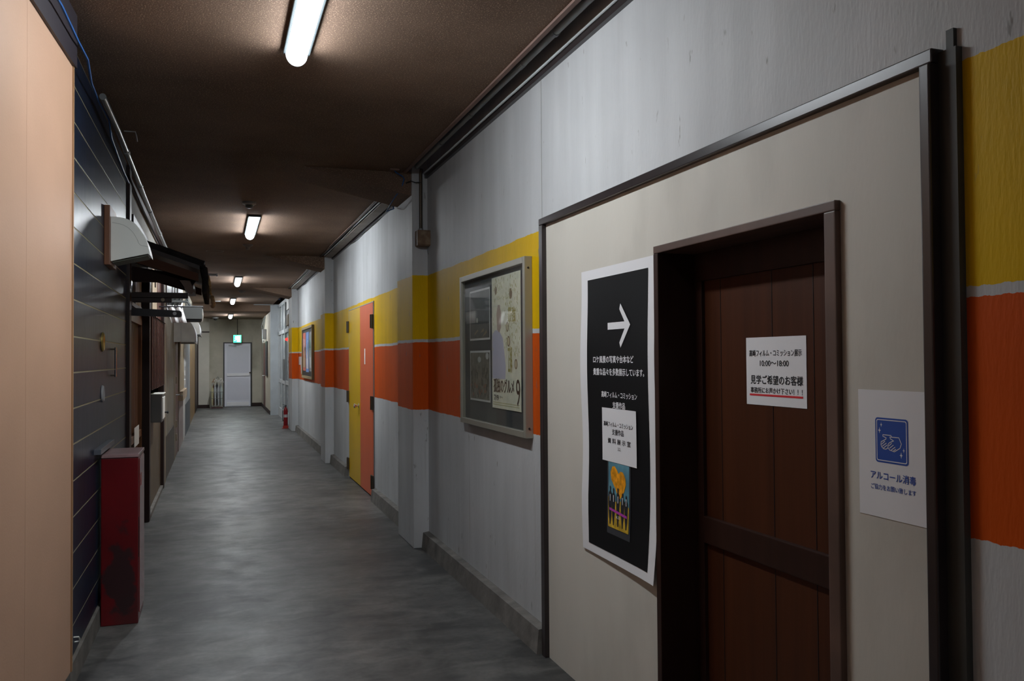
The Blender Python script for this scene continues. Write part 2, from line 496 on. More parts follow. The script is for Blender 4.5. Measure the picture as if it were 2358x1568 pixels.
def rframe(y, z, x):          # a flat sheet on the right wall: text runs towards -Y, faces -X
    return lambda u, v: (x, y - u, z + v)


def wbox(name, m, x0, x1, y0, y1, z0, z1, bev=0.0, **k):
    return MB().box(x0, x1, y0, y1, z0, z1, bev).build(name, m, **k)


XW = 1.53      # right wall
XL = -0.62     # left wall
ZC = 2.88      # ceiling
YE = 27.5      # end wall
YB = -4.0      # back of the built space

# ------------------------------------------------------------------ setting: floor, ceiling, walls
struct(wbox('floor', M_FLOOR, -1.6, 2.1, YB, YE + .2, -.1, 0, origin=(0, 0, 0)), 'worn grey concrete corridor floor with dark stains')
b = MB(); b.box(-1.2, 1.365, YB, 22.9, ZC, ZC + .12); b.box(-1.2, 1.9, 22.9, YE + .2, 2.70, ZC + .12)
struct(b.build('ceiling', M_CEIL, origin=(0, 0, 0)), 'dark brown speckled board ceiling')
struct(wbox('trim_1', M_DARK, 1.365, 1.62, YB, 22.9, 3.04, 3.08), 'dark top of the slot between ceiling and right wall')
for i, (a, c) in enumerate(((YB, 6.38), (6.95, 12.0), (12.5, 17.56))):
    struct(wbox('trim_%d' % (2 + i), M_BROWNC if i == 0 else M_DARKWOOD, 1.343, 1.366, a, c, ZC - .012, ZC + .03), 'reddish edge strip along the right side of the ceiling')
    struct(wbox('trim_%d' % (5 + i), M_TRIMWOOD, 1.508, XW, a, c, 2.838, 2.868), 'dark ledger strip at the top of the right wall')

b = MB()
b.box(XW, XW + .15, YB, 1.45, 0, 3.06)
b.box(XW, XW + .15, 1.45, 3.87, 2.10, 3.06)
b.box(XW, XW + .15, 3.87, 8.73, 0, 3.06)
b.box(XW, XW + .15, 8.73, 10.50, 2.05, 3.06)
b.box(XW, XW + .15, 10.50, 18.3, 0, 3.06)
struct(b.build('wall_right', M_WALL, origin=(0, 0, 0)), 'right wall painted white with a yellow and an orange band')
struct(wbox('trim_41', mat('seam_grey', (.36, .36, .35), .7), XW - .0015, XW + .01, 3.927, 3.931, 2.14, 2.838), 'thin vertical seam in the wall above the panel corner')
# pilasters
for i, (a, c) in enumerate(((6.37, 6.95), (11.98, 12.50), (17.55, 18.30))):
    o = wbox('trim_%d' % (8 + i), M_WALL, 1.41, XW + .02, a, c, 0, 3.04, bev=.008, origin=(0, 0, 0))
    struct(o, 'pilaster on the right wall with the yellow and orange bands')
    h = MB().prism([(.55, ZC + .01), (1.41, ZC + .01), (1.41, 2.705)], 'y', a + .03, c - .02)
    struct(h.build('trim_%d' % (11 + i), M_CEIL, origin=(0, 0, 0)), 'sloping brown haunch of the ceiling beam')
# plinth
for i, (a, c) in enumerate(((3.90, 6.37), (6.95, 8.66), (10.58, 11.98), (12.50, 17.55))):
    o = MB().prism([(1.472, 0), (XW + .02, 0), (XW + .02, .128), (1.484, .118)], 'y', a, c).build('baseboard_right_%d' % (i + 1), M_CONC)
    struct(o, 'rough concrete plinth along the right wall')

# entrance panel built out from the right wall, with the door opening
DY0, DY1, DZ = 1.775, 2.735, 1.85
b = MB()
b.box(1.515, XW + .15, 1.45, DY0 + .02, 0, 2.115)
b.box(1.515, XW + .15, DY1 - .02, 3.87, 0, 2.115)
b.box(1.515, XW + .15, DY0 + .02, DY1 - .02, DZ - .02, 2.115)
struct(b.build('wall_entrance', M_PANEL, origin=(0, 0, 0)), 'flat cream wall panel around the brown door')
struct(wbox('trim_14', M_TRIMWOOD, 1.493, 1.53, 1.453, 3.885, 2.098, 2.130, .003), 'dark wooden strip along the top of the cream panel')
struct(wbox('trim_15', M_TRIMWOOD, 1.493, 1.53, 3.838, 3.885, 0, 2.0975, .003), 'dark wooden strip down the far edge of the cream panel')
struct(wbox('trim_16', M_TRIMWOOD, 1.485, 1.53, 1.453, 1.482, 0, 2.0975, .004), 'dark glossy post at the near edge of the cream panel')
b = MB().box(1.512, XW, 1.405, 1.4525, 0, 2.12)
b.box(1.520, XW, 1.418, 1.438, 2.12, 2.165)
struct(b.build('trim_17', mat('grey_caulk', (.045, .045, .04), .6, var=.2), origin=(0, 0, 0)), 'dark caulked gap beside the near post')

# door 1, the brown wooden sliding door
d1 = sempty('door_1', (1.6, 2.25, 0), 'dark red-brown wooden door in a deep frame')
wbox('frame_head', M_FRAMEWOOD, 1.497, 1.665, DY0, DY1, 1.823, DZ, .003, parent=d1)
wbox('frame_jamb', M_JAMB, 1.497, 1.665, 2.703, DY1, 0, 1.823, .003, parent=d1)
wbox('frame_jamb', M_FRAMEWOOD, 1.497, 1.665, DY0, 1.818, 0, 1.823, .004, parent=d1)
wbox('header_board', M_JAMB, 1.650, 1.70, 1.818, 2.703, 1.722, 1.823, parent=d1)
b = MB()
b.box(1.662, 1.70, 1.818, 2.703, .012, 1.722)
b.build('door_leaf', M_DOORWOOD, parent=d1)
b = MB()
b.box(1.648, 1.664, 2.657, 2.703, .012, 1.722, .002)
b.box(1.648, 1.664, 1.818, 1.86, .012, 1.722, .002)
b.build('door_stile', M_JAMB, parent=d1)
wbox('door_rail', M_JAMB, 1.646, 1.664, 1.86, 2.657, .782, .878, .004, parent=d1)
for yy in (2.555, 2.265, 2.067):
    wbox('plank_joint', M_BLACK, 1.6608, 1.664, yy - .0012, yy + .0012, .02, .782, parent=d1)
    wbox('plank_joint', M_BLACK, 1.6608, 1.664, yy - .0012, yy + .0012, .878, 1.722, parent=d1)
struct(wbox('wall_behind', M_DARK, 1.70, 1.75, 1.6, 2.9, 0, 2.1), 'dark space behind the brown door')

# ------------------------------------------------------------------ door 2: yellow and orange double door
d2 = sempty('door_2', (1.53, 9.6, 0), 'flush double door, one yellow leaf and one orange leaf')
yl = wbox('door_leaf', M_YDOOR, 1.522, 1.56, 9.612, 10.47, .015, 2.035, .003, parent=d2, label='yellow door leaf')
wbox('door_leaf', M_ODOOR, 1.520, 1.56, 8.765, 9.600, .015, 2.035, .003, parent=d2, label='orange door leaf')
b = MB()
b.box(1.524, 1.60, 8.735, 8.760, 0, 2.048); b.box(1.524, 1.60, 10.475, 10.498, 0, 2.048); b.box(1.524, 1.60, 8.760, 10.475, 2.038, 2.048)
b.build('door_frame', M_GREYM, parent=d2)
wbox('frame_backing', M_DARK, 1.58, 1.62, 8.70, 10.52, 0, 2.06, parent=d2)
for y in (10.51, 8.80):
    for z in (1.84, .99, .17):
        b = MB().box(1.505, 1.521, y - .055, y + .055, z - .07, z + .07, .003)
        b.tube([(1.503, y - .01, z - .07), (1.503, y - .01, z + .07)], .009)
        b.build('hinge', M_HINGE, parent=d2)
b = MB().lathe([(.012, 0), (.012, -.03), (.026, -.032), (.028, -.05), (.02, -.06), (.002, -.062)], (1.522, 9.70, .915), 16, 'x')
b.lathe([(.03, 0), (.03, -.005), (.002, -.006)], (1.522, 9.70, .915), 16, 'x')
b.build('door_knob', M_CHROME, parent=yl, smooth=True)
st = MB().box(1.5188, 1.5199, 9.245, 9.30, 1.39, 1.56).build('paper_strip', M_OFFWHITE)
tag(st, 'narrow white paper strip stuck on the orange door leaf', 'sticker')

# ------------------------------------------------------------------ left side of the corridor
# salmon board, slightly turned, up to Y 3.87
ang = math.atan2(.034, .71)


def pk(t, off=0.0):           # point on the salmon wall, t metres back towards the camera
    return (-.562 + off - t * math.sin(ang), 3.872 - t * math.cos(ang))


def pink_slab(mb, t0, t1, z0, z1, off0, off1):
    a, b_, c, d = pk(t0, off0), pk(t1, off0), pk(t1, off1), pk(t0, off1)
    return mb.prism([a, b_, c, d], 'z', z0, z1)


b = pink_slab(MB(), .02, .715, .19, 2.66, 0, -.05)
pink_slab(b, .7165, 1.62, .19, 2.66, 0, -.05)
pink_slab(b, 1.6215, 7.6, .19, 2.66, 0, -.05)
struct(b.build('wall_left', M_PINK, origin=(0, 0, 0)), 'salmon coloured board wall at the near left')
struct(pink_slab(MB(), 0.0, .019, .19, 2.66, .004, -.12).build('trim_18', M_PINKEDGE, origin=(0, 0, 0)), 'orange-brown edge of the salmon board')
struct(pink_slab(MB(), .715, .7165, .19, 2.66, -.006, -.04).build('trim_19', M_DARK, origin=(0, 0, 0)), 'joint between two salmon boards')
struct(pink_slab(MB(), 0.0, 7.6, 0, .19, -.004, -.12).build('baseboard_left', M_TRIMWOOD, origin=(0, 0, 0)), 'dark baseboard under the salmon board')
struct(pink_slab(MB(), -.01, 7.6, 2.66, ZC, .012, -.1).build('trim_20', mat('purple_black_beam', (.022, .017, .024), .5), origin=(0, 0, 0)), 'dark beam above the salmon board')

# navy board wall with ochre joints
JZ = [.249, .414, .577, .740, .903, 1.07, 1.233, 1.396, 1.561, 1.73, 1.895, 2.06, 2.22, 2.38, 2.545, 2.71]
b = MB()
zs = [.11] + JZ + [ZC]
for a, c in zip(zs, zs[1:]):
    b.box(XL - .05, XL, 3.75, 6.66, a + .0036, c - .0036, .001)
struct(b.build('wall_left_navy', M_BLUE, origin=(0, 0, 0)), 'glossy navy horizontal boards of the left shop front')
b = MB().box(XL - .06, XL - .0012, 3.75, 6.66, .11, ZC)
struct(b.build('trim_21', M_GROOVE, origin=(0, 0, 0)), 'ochre joints between the navy boards')
struct(MB().prism([(XL - .05, 0), (XL + .016, 0), (XL + .012, .105), (XL - .05, .115)], 'y', 3.75, 6.66).build('baseboard_left_2', M_CONC), 'grey concrete plinth under the navy boards')
struct(wbox('wall_left_core', M_DARK, -1.15, -1.10, YB, YE, 0, ZC), 'dark rear of the left shop fronts')

# wooden shop front
struct(wbox('trim_22', M_DARKWOOD, XL - .08, XL + .022, 6.66, 6.80, 0, 2.86, .004), 'dark corner post between navy boards and lattice front')
struct(wbox('trim_23', M_DARKWOOD, XL - .05, -.578, 8.27, 8.40, 0, 2.2, .004), 'dark wooden post in front of the lattice door')
struct(wbox('trim_24', M_DARKWOOD, XL - .05, -.585, 6.80, 10.7, 2.46, 2.53, .004), 'dark wooden beam across the upper shop front')
b = MB().box(XL - .06, XL, 6.80, 13.2, 2.53, 2.74)
struct(b.build('wall_left_upper', mat('grey_plaster_upper', (.22, .21, .19), .8, var=.15), origin=(0, 0, 0)), 'grey plaster strip high on the left')
struct(wbox('trim_25', M_DARKWOOD, XL - .05, XL + .02, 6.80, 13.2, 2.74, 2.80, .003), 'dark wooden top beam on the left')
b = MB().box(XL - .06, XL - .01, 6.80, 8.32, 2.30, 2.46)
struct(b.build('window_1', mat('frosted_transom', (.46, .42, .44), .35, var=.15, vscale=3), origin=(0, 0, 0)), 'pale frosted transom window over the lattice door')
# vertical posts in the transom
for i, y in enumerate((8.33, 9.4)):
    struct(wbox('trim_%d' % (26 + i), M_DARKWOOD, XL - .05, XL + .02, y, y + .07, 2.20, 2.46), 'short dark post in the transom')

d3 = sempty('door_3', (-.66, 7.5, 0), 'brown wooden lattice door on the left')
fr = MB()
fr.box(-.70, -.64, 6.80, 6.88, 0, 1.84, .003); fr.box(-.70, -.64, 8.2, 8.27, 0, 1.84, .003)
fr.box(-.70, -.64, 6.88, 8.2, 1.76, 1.84, .003); fr.box(-.70, -.64, 6.88, 8.2, 0, .10, .003); fr.box(-.70, -.64, 6.88, 8.2, .78, .84, .003)
fr.build('door_frame', M_WOOD2, parent=d3)
b = MB()
k = 6.93
while k < 8.17:
    b.box(-.69, -.665, k, k + .022, .84, 1.76); b.box(-.69, -.665, k, k + .022, .10, .78); k += .052
b.build('lattice', M_WOOD2, parent=d3)
wbox('door_glass', M_GLASSD, -.72, -.70, 6.88, 8.2, .1, 1.76, parent=d3)
wbox('post_panel', M_WOOD2, -.648, -.63, 6.98, 7.13, .9, 1.66, .003, parent=d3)
struct(wbox('window_2', M_GLASSD, -.68, -.66, 6.80, 7.66, 1.84, 2.2), 'dark glass pane above the lattice door')
struct(wbox('window_7', mat('painted_reflection_pane', (.50, .45, .44), .4, var=.25, vscale=14, stretch=(1, 3, .1)), -.675, -.645, 7.69, 8.26, 1.84, 2.2), 'glass pane above the lattice door with a painted pale reflection')  # reflection in the glass is put into this pane's pale colour
struct(wbox('trim_28', M_DARKWOOD, XL - .05, XL + .02, 6.80, 8.27, 2.2, 2.30), 'dark lintel under the canopy')
n1 = wbox('paper_notice', M_OFFWHITE, -.638, -.6365, 7.50, 7.92, .74, .90)
tag(n1, 'torn white notice on the lower lattice of the brown door', 'notice')

# segments of the shop fronts farther along the left wall
SEG = []


def seg(y0, y1, z0, z1, m, x=-.60, label=None, name='wall_left_part', th=.06):
    o = wbox(name, m, x - th, x, y0, y1, z0, z1, origin=(0, 0, 0))
    struct(o, label); return o


M_WAINS = mat('dark_wainscot', (.11, .085, .065), .5, var=.3, vscale=14, stretch=(1, 4, .1))
seg(8.40, 10.35, 0.04, .86, mat('brown_lower_board', (.12, .085, .05), .5, var=.2), -.61, 'brown lower boards under the meter box')
seg(8.40, 10.35, 0.0, .04, M_CONC, -.58, 'pale sill')
seg(8.40, 10.35, .86, 1.02, M_DARKWOOD, -.61, 'dark rail')
seg(8.40, 9.10, 1.90, 2.46, mat('dark_glass_upper', (.07, .07, .075), .2), -.62, 'dark upper window boards', 'window_3')
seg(9.10, 9.76, 1.90, 2.46, mat('tan_panel_upper', (.42, .33, .22), .5), -.61, 'tan panel above the shutter box', 'trim_38')
seg(9.76, 10.35, 1.90, 2.46, M_MAROON, -.605, 'maroon board above the shutter box', 'trim_39')
seg(13.98, 15.9, 2.26, 2.78, mat('bright_white_panel', (.86, .87, .92), .4), -.575, 'white panel high on the left wall', 'window_5')
seg(15.92, 16.6, 2.26, 2.78, M_BEIGE, -.57, 'cream post beside the white panel', 'trim_40')
seg(13.25, 13.6, 2.1, 2.78, mat('pale_strip', (.6, .6, .62), .4), -.58, 'pale strip window', 'window_6')
seg(10.35, 10.50, 0, 2.46, M_DARKWOOD, -.575, 'dark post', 'trim_29')
seg(10.50, 10.95, 0, 2.46, M_BEIGE, -.585, 'cream post', 'trim_30')
seg(10.95, 13.2, .52, 2.53, M_CREAM, -.60, 'cream plaster wall between the shops')
seg(10.95, 13.2, 0, .52, M_WAINS, -.592, 'dark wooden wainscot')
seg(13.2, 13.55, 0, 2.80, M_BEIGE, -.59, 'beige post')
seg(14.25, 14.45, 0, 2.80, M_DARKWOOD, -.60, 'dark door post')
seg(14.45, 16.3, .95, 2.1, mat('khaki_board', (.27, .21, .13), .6, var=.1), -.57, 'khaki board wall under the awning')
seg(14.45, 16.3, .80, .95, mat('tan_shelf', (.40, .30, .2), .6), -.52, 'tan shelf edge', 'trim_31', .11)
seg(14.45, 16.3, 0, .80, mat('pinkish_tiles', (.26, .20, .18), .5, var=.2, vscale=9), -.585, 'pinkish lower wall under the shelf')
b = MB()
for k in range(8):
    b.box(-.64, -.57, 16.3, 17.2, .82 + k * .17, .82 + k * .17 + .10)
b.box(-.64, -.585, 16.3, 17.3, 0, 2.2)
struct(b.build('trim_32', mat('white_blocks', (.62, .61, .58), .6), origin=(0, 0, 0)), 'white notched block column beside the khaki wall')
seg(17.3, 20.2, .6, 2.3, mat('pale_grey_shutter', (.48, .5, .52), .5), -.585, 'pale grey shutter')
seg(17.3, 20.2, 0, .6, mat('slate_lower', (.10, .11, .13), .5), -.58, 'dark slate lower panel')
seg(20.2, 24.6, 0, 2.3, mat('golden_wood', (.24, .135, .04), .45, var=.15), -.585, 'golden brown wooden front')
seg(24.6, YE, 0, 2.3, M_DARKWOOD, -.575, 'dark wooden front at the far end')
seg(13.2, YE, 2.3, ZC, mat('upper_cream', (.36, .33, .26), .7), -.60, 'cream wall over the far shop fronts')
seg(10.95, 13.2, 2.53, 2.54, M_DARKWOOD, -.59, 'thin joint')
# brown framed door with a knob
d4 = sempty('door_4', (-.58, 13.9, 0), 'narrow red-brown door with a silver knob on the left')
l4 = wbox('door_leaf', mat('red_brown_leaf', (.17, .06, .03), .4), -.63, -.588, 13.55, 14.25, .02, 2.05, parent=d4)
b = MB().lathe([(.015, 0), (.012, .05), (.03, .055), (.032, .075), (.02, .09), (.002, .092)], (-.588, 13.68, .93), 14, 'x')
b.build('door_knob', M_CHROME, parent=l4, smooth=True)
for z in (1.75, 1.15, .5, .3):
    wbox('hinge', M_BEIGE, -.59, -.572, 13.56, 13.66, z - .05, z + .05, parent=d4)
# upper windows seen over the bracket beams (bright glazing between dark mullions)
b = MB()
for y0, y1 in ((11.2, 12.5), (12.75, 13.15)):
    b.box(-.60, -.592, y0, y1, 2.00, 2.50)
struct(b.build('window_4', mat('pale_window_pane', (.62, .64, .66), .3, var=.2, vscale=3), origin=(0, 0, 0)), 'pale window panes above the cream wall')
b = MB()
for y in (11.12, 12.5, 13.15):
    b.box(-.60, -.585, y, y + .08, 2.0, 2.46)
struct(b.build('trim_33', M_DARKWOOD, origin=(0, 0, 0)), 'dark mullions between the pale panes')

# ------------------------------------------------------------------ end wall
b = MB().box(-1.1, 2.0, YE, YE + .15, 0, ZC)
struct(b.build('wall_end', M_CREAM, origin=(0, 0, 0)), 'cream end wall of the corridor')
struct(wbox('wall_end_pier', mat('cream_pier', (.52, .49, .42), .65, var=.06), -.60, -.239, 27.1, YE, 0, 2.70), 'pale pier at the left of the end wall')
struct(wbox('trim_34', M_DARKWOOD, -.60, -.235, 27.08, 27.1, 2.27, 2.305), 'dark rail across the pale pier')
struct(wbox('trim_35', M_DARKWOOD, -.575, -.545, 27.07, 27.1, .0, 2.27), 'dark upright at the edge of the pier')
struct(wbox('baseboard_end_1', M_DARKWOOD, -.60, -.235, 27.08, 27.1, 0, .10), 'dark baseboard of the pier')
struct(wbox('baseboard_end_2', M_DARKWOOD, .99, 1.30, YE - .02, YE, 0, .11), 'dark baseboard right of the end door')
d5 = sempty('door_5', (.58, YE, 0), 'pale grey steel exit door in a black frame')
b = MB()
b.box(.165, .20, YE - .05, YE + .02, 0, 1.985); b.box(.965, 1.0, YE - .05, YE + .02, 0, 1.985); b.box(.20, .965, YE - .05, YE + .02, 1.95, 1.985)
b.build('door_frame', M_BLACK, parent=d5)
ML5 = mat('lavender_grey_steel', (.70, .71, .78), .4)
l5 = wbox('door_leaf', ML5, .20, .965, YE - .03, YE, .01, 1.95, parent=d5)
b = MB(); b.box(.275, .915, YE - .036, YE - .029, 1.04, 1.86); b.box(.275, .915, YE - .036, YE - .029, .22, .88)
b.build('door_panel', mat('grey_steel_panel', (.62, .63, .70), .4), parent=l5)
wbox('push_bar', M_WHITE, .262, .93, YE - .06, YE - .03, .945, 1.03, .006, parent=l5)
wbox('kick_plate', M_WHITE, .262, .915, YE - .042, YE - .03, .03, .145, .004, parent=l5)
b = MB(); b.box(.32, .54, YE - .09, YE - .03, 1.865, 1.905); b.box(.54, .64, YE - .06, YE - .03, 1.885, 1.90)
b.build('door_closer', M_GREYM, parent=d5)
MB().lathe([(.012, 0), (.012, -.05), (.025, -.05), (.025, -.07), (.002, -.07)], (.945, YE - .03, 1.045), 12, 'y').build('handle', M_HINGE, parent=l5, smooth=True)

# ------------------------------------------------------------------ right side beyond the third pilaster
b = MB().box(1.30, 1.95, 23.05, YE, 0, 2.72)
struct(b.build('wall_right_far', M_CREAM, origin=(0, 0, 0)), 'cream wall block at the far right')
struct(wbox('trim_36', mat('pale_blue_pier', (.47, .51, .54), .6, var=.08), 1.298, 1.80, 22.85, 23.05, 0, ZC), 'pale blue-white pier before the cream wall')
struct(wbox('baseboard_right_5', M_DARKWOOD, 1.285, 1.30, 23.06, YE - .02, 0, .10), 'dark baseboard at the far right')
d6 = sempty('door_6', (1.5, 20.6, 0), 'pale metal double door with narrow glass panes on the right')
MPD = mat('pale_blue_metal', (.52, .55, .57), .4, metal=.1)
b = MB()
for y in (18.30, 19.40, 20.50, 21.60, 22.75):
    b.box(1.49, 1.55, y, y + .10, 0, 2.84, .003)
b.box(1.49, 1.55, 18.3, 22.85, 2.07, 2.16); b.box(1.49, 1.55, 18.3, 22.85, 2.78, 2.86); b.box(1.495, 1.55, 18.4, 22.75, 0, .22); b.box(1.50, 1.55, 18.4, 22.75, .86, .95)
b.build('door_frame', MPD, parent=d6)
wbox('door_glass', mat('milky_glass', (.30, .33, .34), .2), 1.525, 1.535, 18.35, 22.8, .2, 2.8, parent=d6)
for y in (20.40, 20.72):
    wbox('pull_handle', M_GREYM, 1.46, 1.48, y, y + .05, .95, 1.45, parent=d6)
struct(wbox('wall_right_glass', M_DARK, 1.56, 1.66, 18.3, 23.0, 0, 3.06), 'wall behind the pale metal door')
dr = sempty('door_7', (1.30, 25.9, 0), 'brown door with silver handle in the far cream wall')
l7 = wbox('door_leaf', M_MAROON, 1.288, 1.31, 25.4, 26.3, .0, 1.95, parent=dr)
MB().tube([(1.288, 25.5, .98), (1.23, 25.5, .98), (1.23, 25.62, .98)], .012, 8).build('handle', M_CHROME, parent=l7, smooth=True)
o = wbox('notice_board', M_BLACK, 1.270, 1.299, 24.1, 24.9, 1.0, 1.95, .003); tag(o, 'tall black notice board on the far cream wall by the end', 'notice board')
t = thing('cable_bundle', (1.26, 24.9, 2.1), 'tangled grey meter boxes and cables high on the far cream wall', 'meter')
wbox('meter_box', M_GREYM, 1.19, 1.299, 24.75, 25.05, 2.02, 2.30, .01, parent=t)
wbox('meter_box', M_OFFWHITE, 1.22, 1.299, 25.15, 25.4, 1.92, 2.18, .01, parent=t)
MB().tube([(1.27, 24.8, 2.68), (1.25, 24.8, 2.5), (1.22, 24.85, 2.32)], .012).build('cable', M_CABLE, parent=t)
MB().tube([(1.28, 25.2, 2.68), (1.20, 25.5, 2.4), (1.25, 25.3, 2.1), (1.23, 25.1, 1.95)], .012).build('cable', M_CABLE, parent=t)

# ------------------------------------------------------------------ ceiling lights
def capsule(x, y0, y1, r, n=10):
    """outline of a bar with rounded ends, in plan"""
    pts = []
    for k in range(n + 1):
        a = PI + PI * k / n; pts.append((x + r * math.cos(a), y0 + r + r * math.sin(a)))
    for k in range(n + 1):
        a = PI * k / n; pts.append((x + r * math.cos(a), y1 - r + r * math.sin(a)))
    return pts


def ceiling_light(loc, m, label, L=1.30):
    x, y, z = loc
    t = thing('ceiling_light', loc, label, 'ceiling light', 'batten lights along the ceiling')
    wbox('base_plate', mat('lamp_base_grey', (.07, .085, .09), .6, spec=.1), x - .060, x + .060, y - L / 2, y + L / 2, z - .022, z - .001, .004, parent=t)
    cap = [(x + .049 * math.cos(PI * k / 14), z - .022 - .055 * math.sin(PI * k / 14) if 0 < k < 14 else z - .022) for k in range(15)]
    for ya, yc in ((y - L / 2 + .012, y - L / 2 + .0205), (y + L / 2 - .0205, y + L / 2 - .012)):
        MB().prism(cap, 'y', ya, yc).build('end_cap', mat('lamp_cap', (.8, .85, .9), .4, emit=3.0, emit_col=(.84, .93, 1.0)), parent=t)
    N = 14; prof = [(x + .047 * math.cos(PI * k / N), z - .022 - .052 * math.sin(PI * k / N)) for k in range(N + 1)]
    prof[0] = (x + .047, z - .022); prof[-1] = (x - .047, z - .022)
    b = MB().prism(prof, 'y', y - L / 2 + .021, y + L / 2 - .021)
    b.build('diffuser', m, parent=t, smooth=True)
    return t


cl = ceiling_light((.345, 3.36, ZC), M_LAMP, 'large bright ceiling light at the top of the photo, nearest the camera')
far_ = ceiling_light((.345, 9.35, ZC), M_LAMPF, 'second ceiling light from the camera, between the two round detectors')
dup(far_, (.345, 15.9, ZC), 'third ceiling light from the camera, in the middle of the row')
dup(far_, (.345, 21.3, ZC), 'fourth ceiling light from the camera, last but one before the exit door')
dup(far_, (.345, 25.0, 2.70), 'farthest and smallest ceiling light, just before the exit door')
ceiling_light((.345, -2.6, ZC), M_LAMPB, 'dimmer ceiling light behind the camera')

# ------------------------------------------------------------------ first poster case on the right wall
pc = thing('poster_case', (1.53, 4.695, 1.035), 'shallow metal framed glass poster case nearest the cream panel', 'poster case')
CY0, CY1, CZ0, CZ1, CX = 4.075, 5.31, 1.035, 1.972, 1.487
b = MB()
f = .034
b.box(CX, 1.5299, CY0, CY0 + f, CZ0, CZ1, .003); b.box(CX, 1.5299, CY1 - f, CY1, CZ0, CZ1, .003)
b.box(CX, 1.5299, CY0 + f, CY1 - f, CZ0, CZ0 + f, .003); b.box(CX, 1.5299, CY0 + f, CY1 - f, CZ1 - f, CZ1, .003)
cf = b.build('frame', M_CASEFR, parent=pc)
wbox('backing_board', M_BOARD, 1.514, 1.529, CY0 + f, CY1 - f, CZ0 + f, CZ1 - f, parent=pc)
wbox('glass_pane', MG, 1.4945, 1.4965, CY0 + f - .003, CY1 - f + .003, CZ0 + f - .003, CZ1 - f + .003, parent=pc)
for z in (CZ0 + .05, CZ1 - .06):
    MB().lathe([(.006, 0), (.005, -.003), (.001, -.003)], (1.508, CY0, z), 10, 'y').build('screw', M_INK, parent=cf)

XP = 1.511


def flat(name, m, y0, y1, z0, z1, x, parent, th=.0008, label=None):
    return wbox(name, m, x - th, x, min(y0, y1), max(y0, y1), z0, z1, parent=parent, label=label)


def dots(name, m, pts, x, parent, n=14, label=None):
    """several ellipses (y, z, ry, rz) printed on a sheet"""
    for (y, z, ry, rz) in pts:
        MB().poly([(x, y + ry * math.cos(2 * PI * k / n), z + rz * math.sin(2 * PI * k / n)) for k in range(n)]).build(name, m, parent=parent, label=label)


def polyp(name, m, polys, x, parent, label=None):
    b = MB()
    for p in polys: b.poly([(x, y, z) for y, z in p])
    return b.build(name, m, parent=parent, label=label)


pp = thing('poster', (XP, 4.45, 1.162), 'tall pale yellow poster with brown title lettering in the near glass case', 'poster')
flat('sheet', M_POSTER, 4.200, 4.697, 1.162, 1.912, XP, pp)
# plain stand-in for the picture: soft lavender field with a few warm round patches
polyp('picture_field', mat('soft_lavender_print', (.52, .50, .62), .5), [[(4.69, 1.33), (4.69, 1.585), (4.63, 1.61), (4.56, 1.60), (4.50, 1.56), (4.47, 1.47), (4.45, 1.40), (4.46, 1.33)]], XP - .0011, pp)
polyp('picture_field', mat('soft_tan_print', (.48, .34, .28), .5), [[(4.60, 1.61), (4.61, 1.70), (4.585, 1.75), (4.55, 1.75), (4.525, 1.70), (4.53, 1.62), (4.56, 1.59)]], XP - .0012, pp)
dots('picture_spot', mat('brown_print', (.26, .17, .10), .5), [(4.42, 1.62, .025, .028), (4.40, 1.54, .028, .03), (4.28, 1.415, .026, .028), (4.62, 1.835, .022, .024), (4.36, 1.80, .025, .03)], XP - .0013, pp)
dots('picture_spot', mat('cream_print', (.62, .52, .33), .5), [(4.42, 1.62, .017, .02), (4.40, 1.54, .019, .021), (4.28, 1.415, .017, .02)], XP - .0016, pp)
b = MB()
rnd = random.Random(3)
for i in range(260):
    y = rnd.uniform(4.22, 4.68); z = rnd.uniform(1.45, 1.90)
    if 4.47 < y < 4.66 and z < 1.76: continue
    b.box(XP - .0014, XP - .0009, y - .003, y + .003, z, z + rnd.uniform(.006, .02))
b.build('small_print', mat('olive_print', (.50, .45, .22), .5), parent=pp)['kind'] = 'stuff'
MOL = mat('gold_print', (.46, .38, .12), .5)
lettering('最強', MOL, pp, rframe(4.345, 1.685, XP - .0018), .13, .085, .03)
lettering('正解', MOL, pp, rframe(4.375, 1.44, XP - .0018), .07, .15, .02)
lettering('孤独のグルメ', mat('brown_ink', (.10, .05, .03), .5), pp, rframe(4.49, 1.292, XP - .002), .36, .082, .03)
lettering('9', mat('brown_ink', (.10, .05, .03), .5), pp, rframe(4.247, 1.262, XP - .002), .062, .145, .0)
lettering('7/9', M_INK, pp, rframe(4.62, 1.222, XP - .002), .085, .032, .02)
lettering('スタート', M_INK, pp, rframe(4.53, 1.228, XP - .002), .055, .015, .01)
b = MB()
for r in range(2):
    for k in range(26):
        b.box(XP - .0014, XP - .0009, 4.68 - k * .0175 - .012, 4.68 - k * .0175, 1.180 + r * .012, 1.1855 + r * .012)
b.build('small_print', mat('olive_print', (.50, .45, .22), .5), parent=pp)['kind'] = 'stuff'


def photo(z0, z1, label):
    t = thing('photograph', (XP, 4.94, z0), label, 'photograph')
    y0, y1 = 4.735, 5.152
    o = flat('sheet', mat('photo_border_white', (.62, .62, .60), .5), y0, y1, z0, z1, XP, t)
    return t, y0 + .012, y1 - .012, z0 + .012, z1 - .012


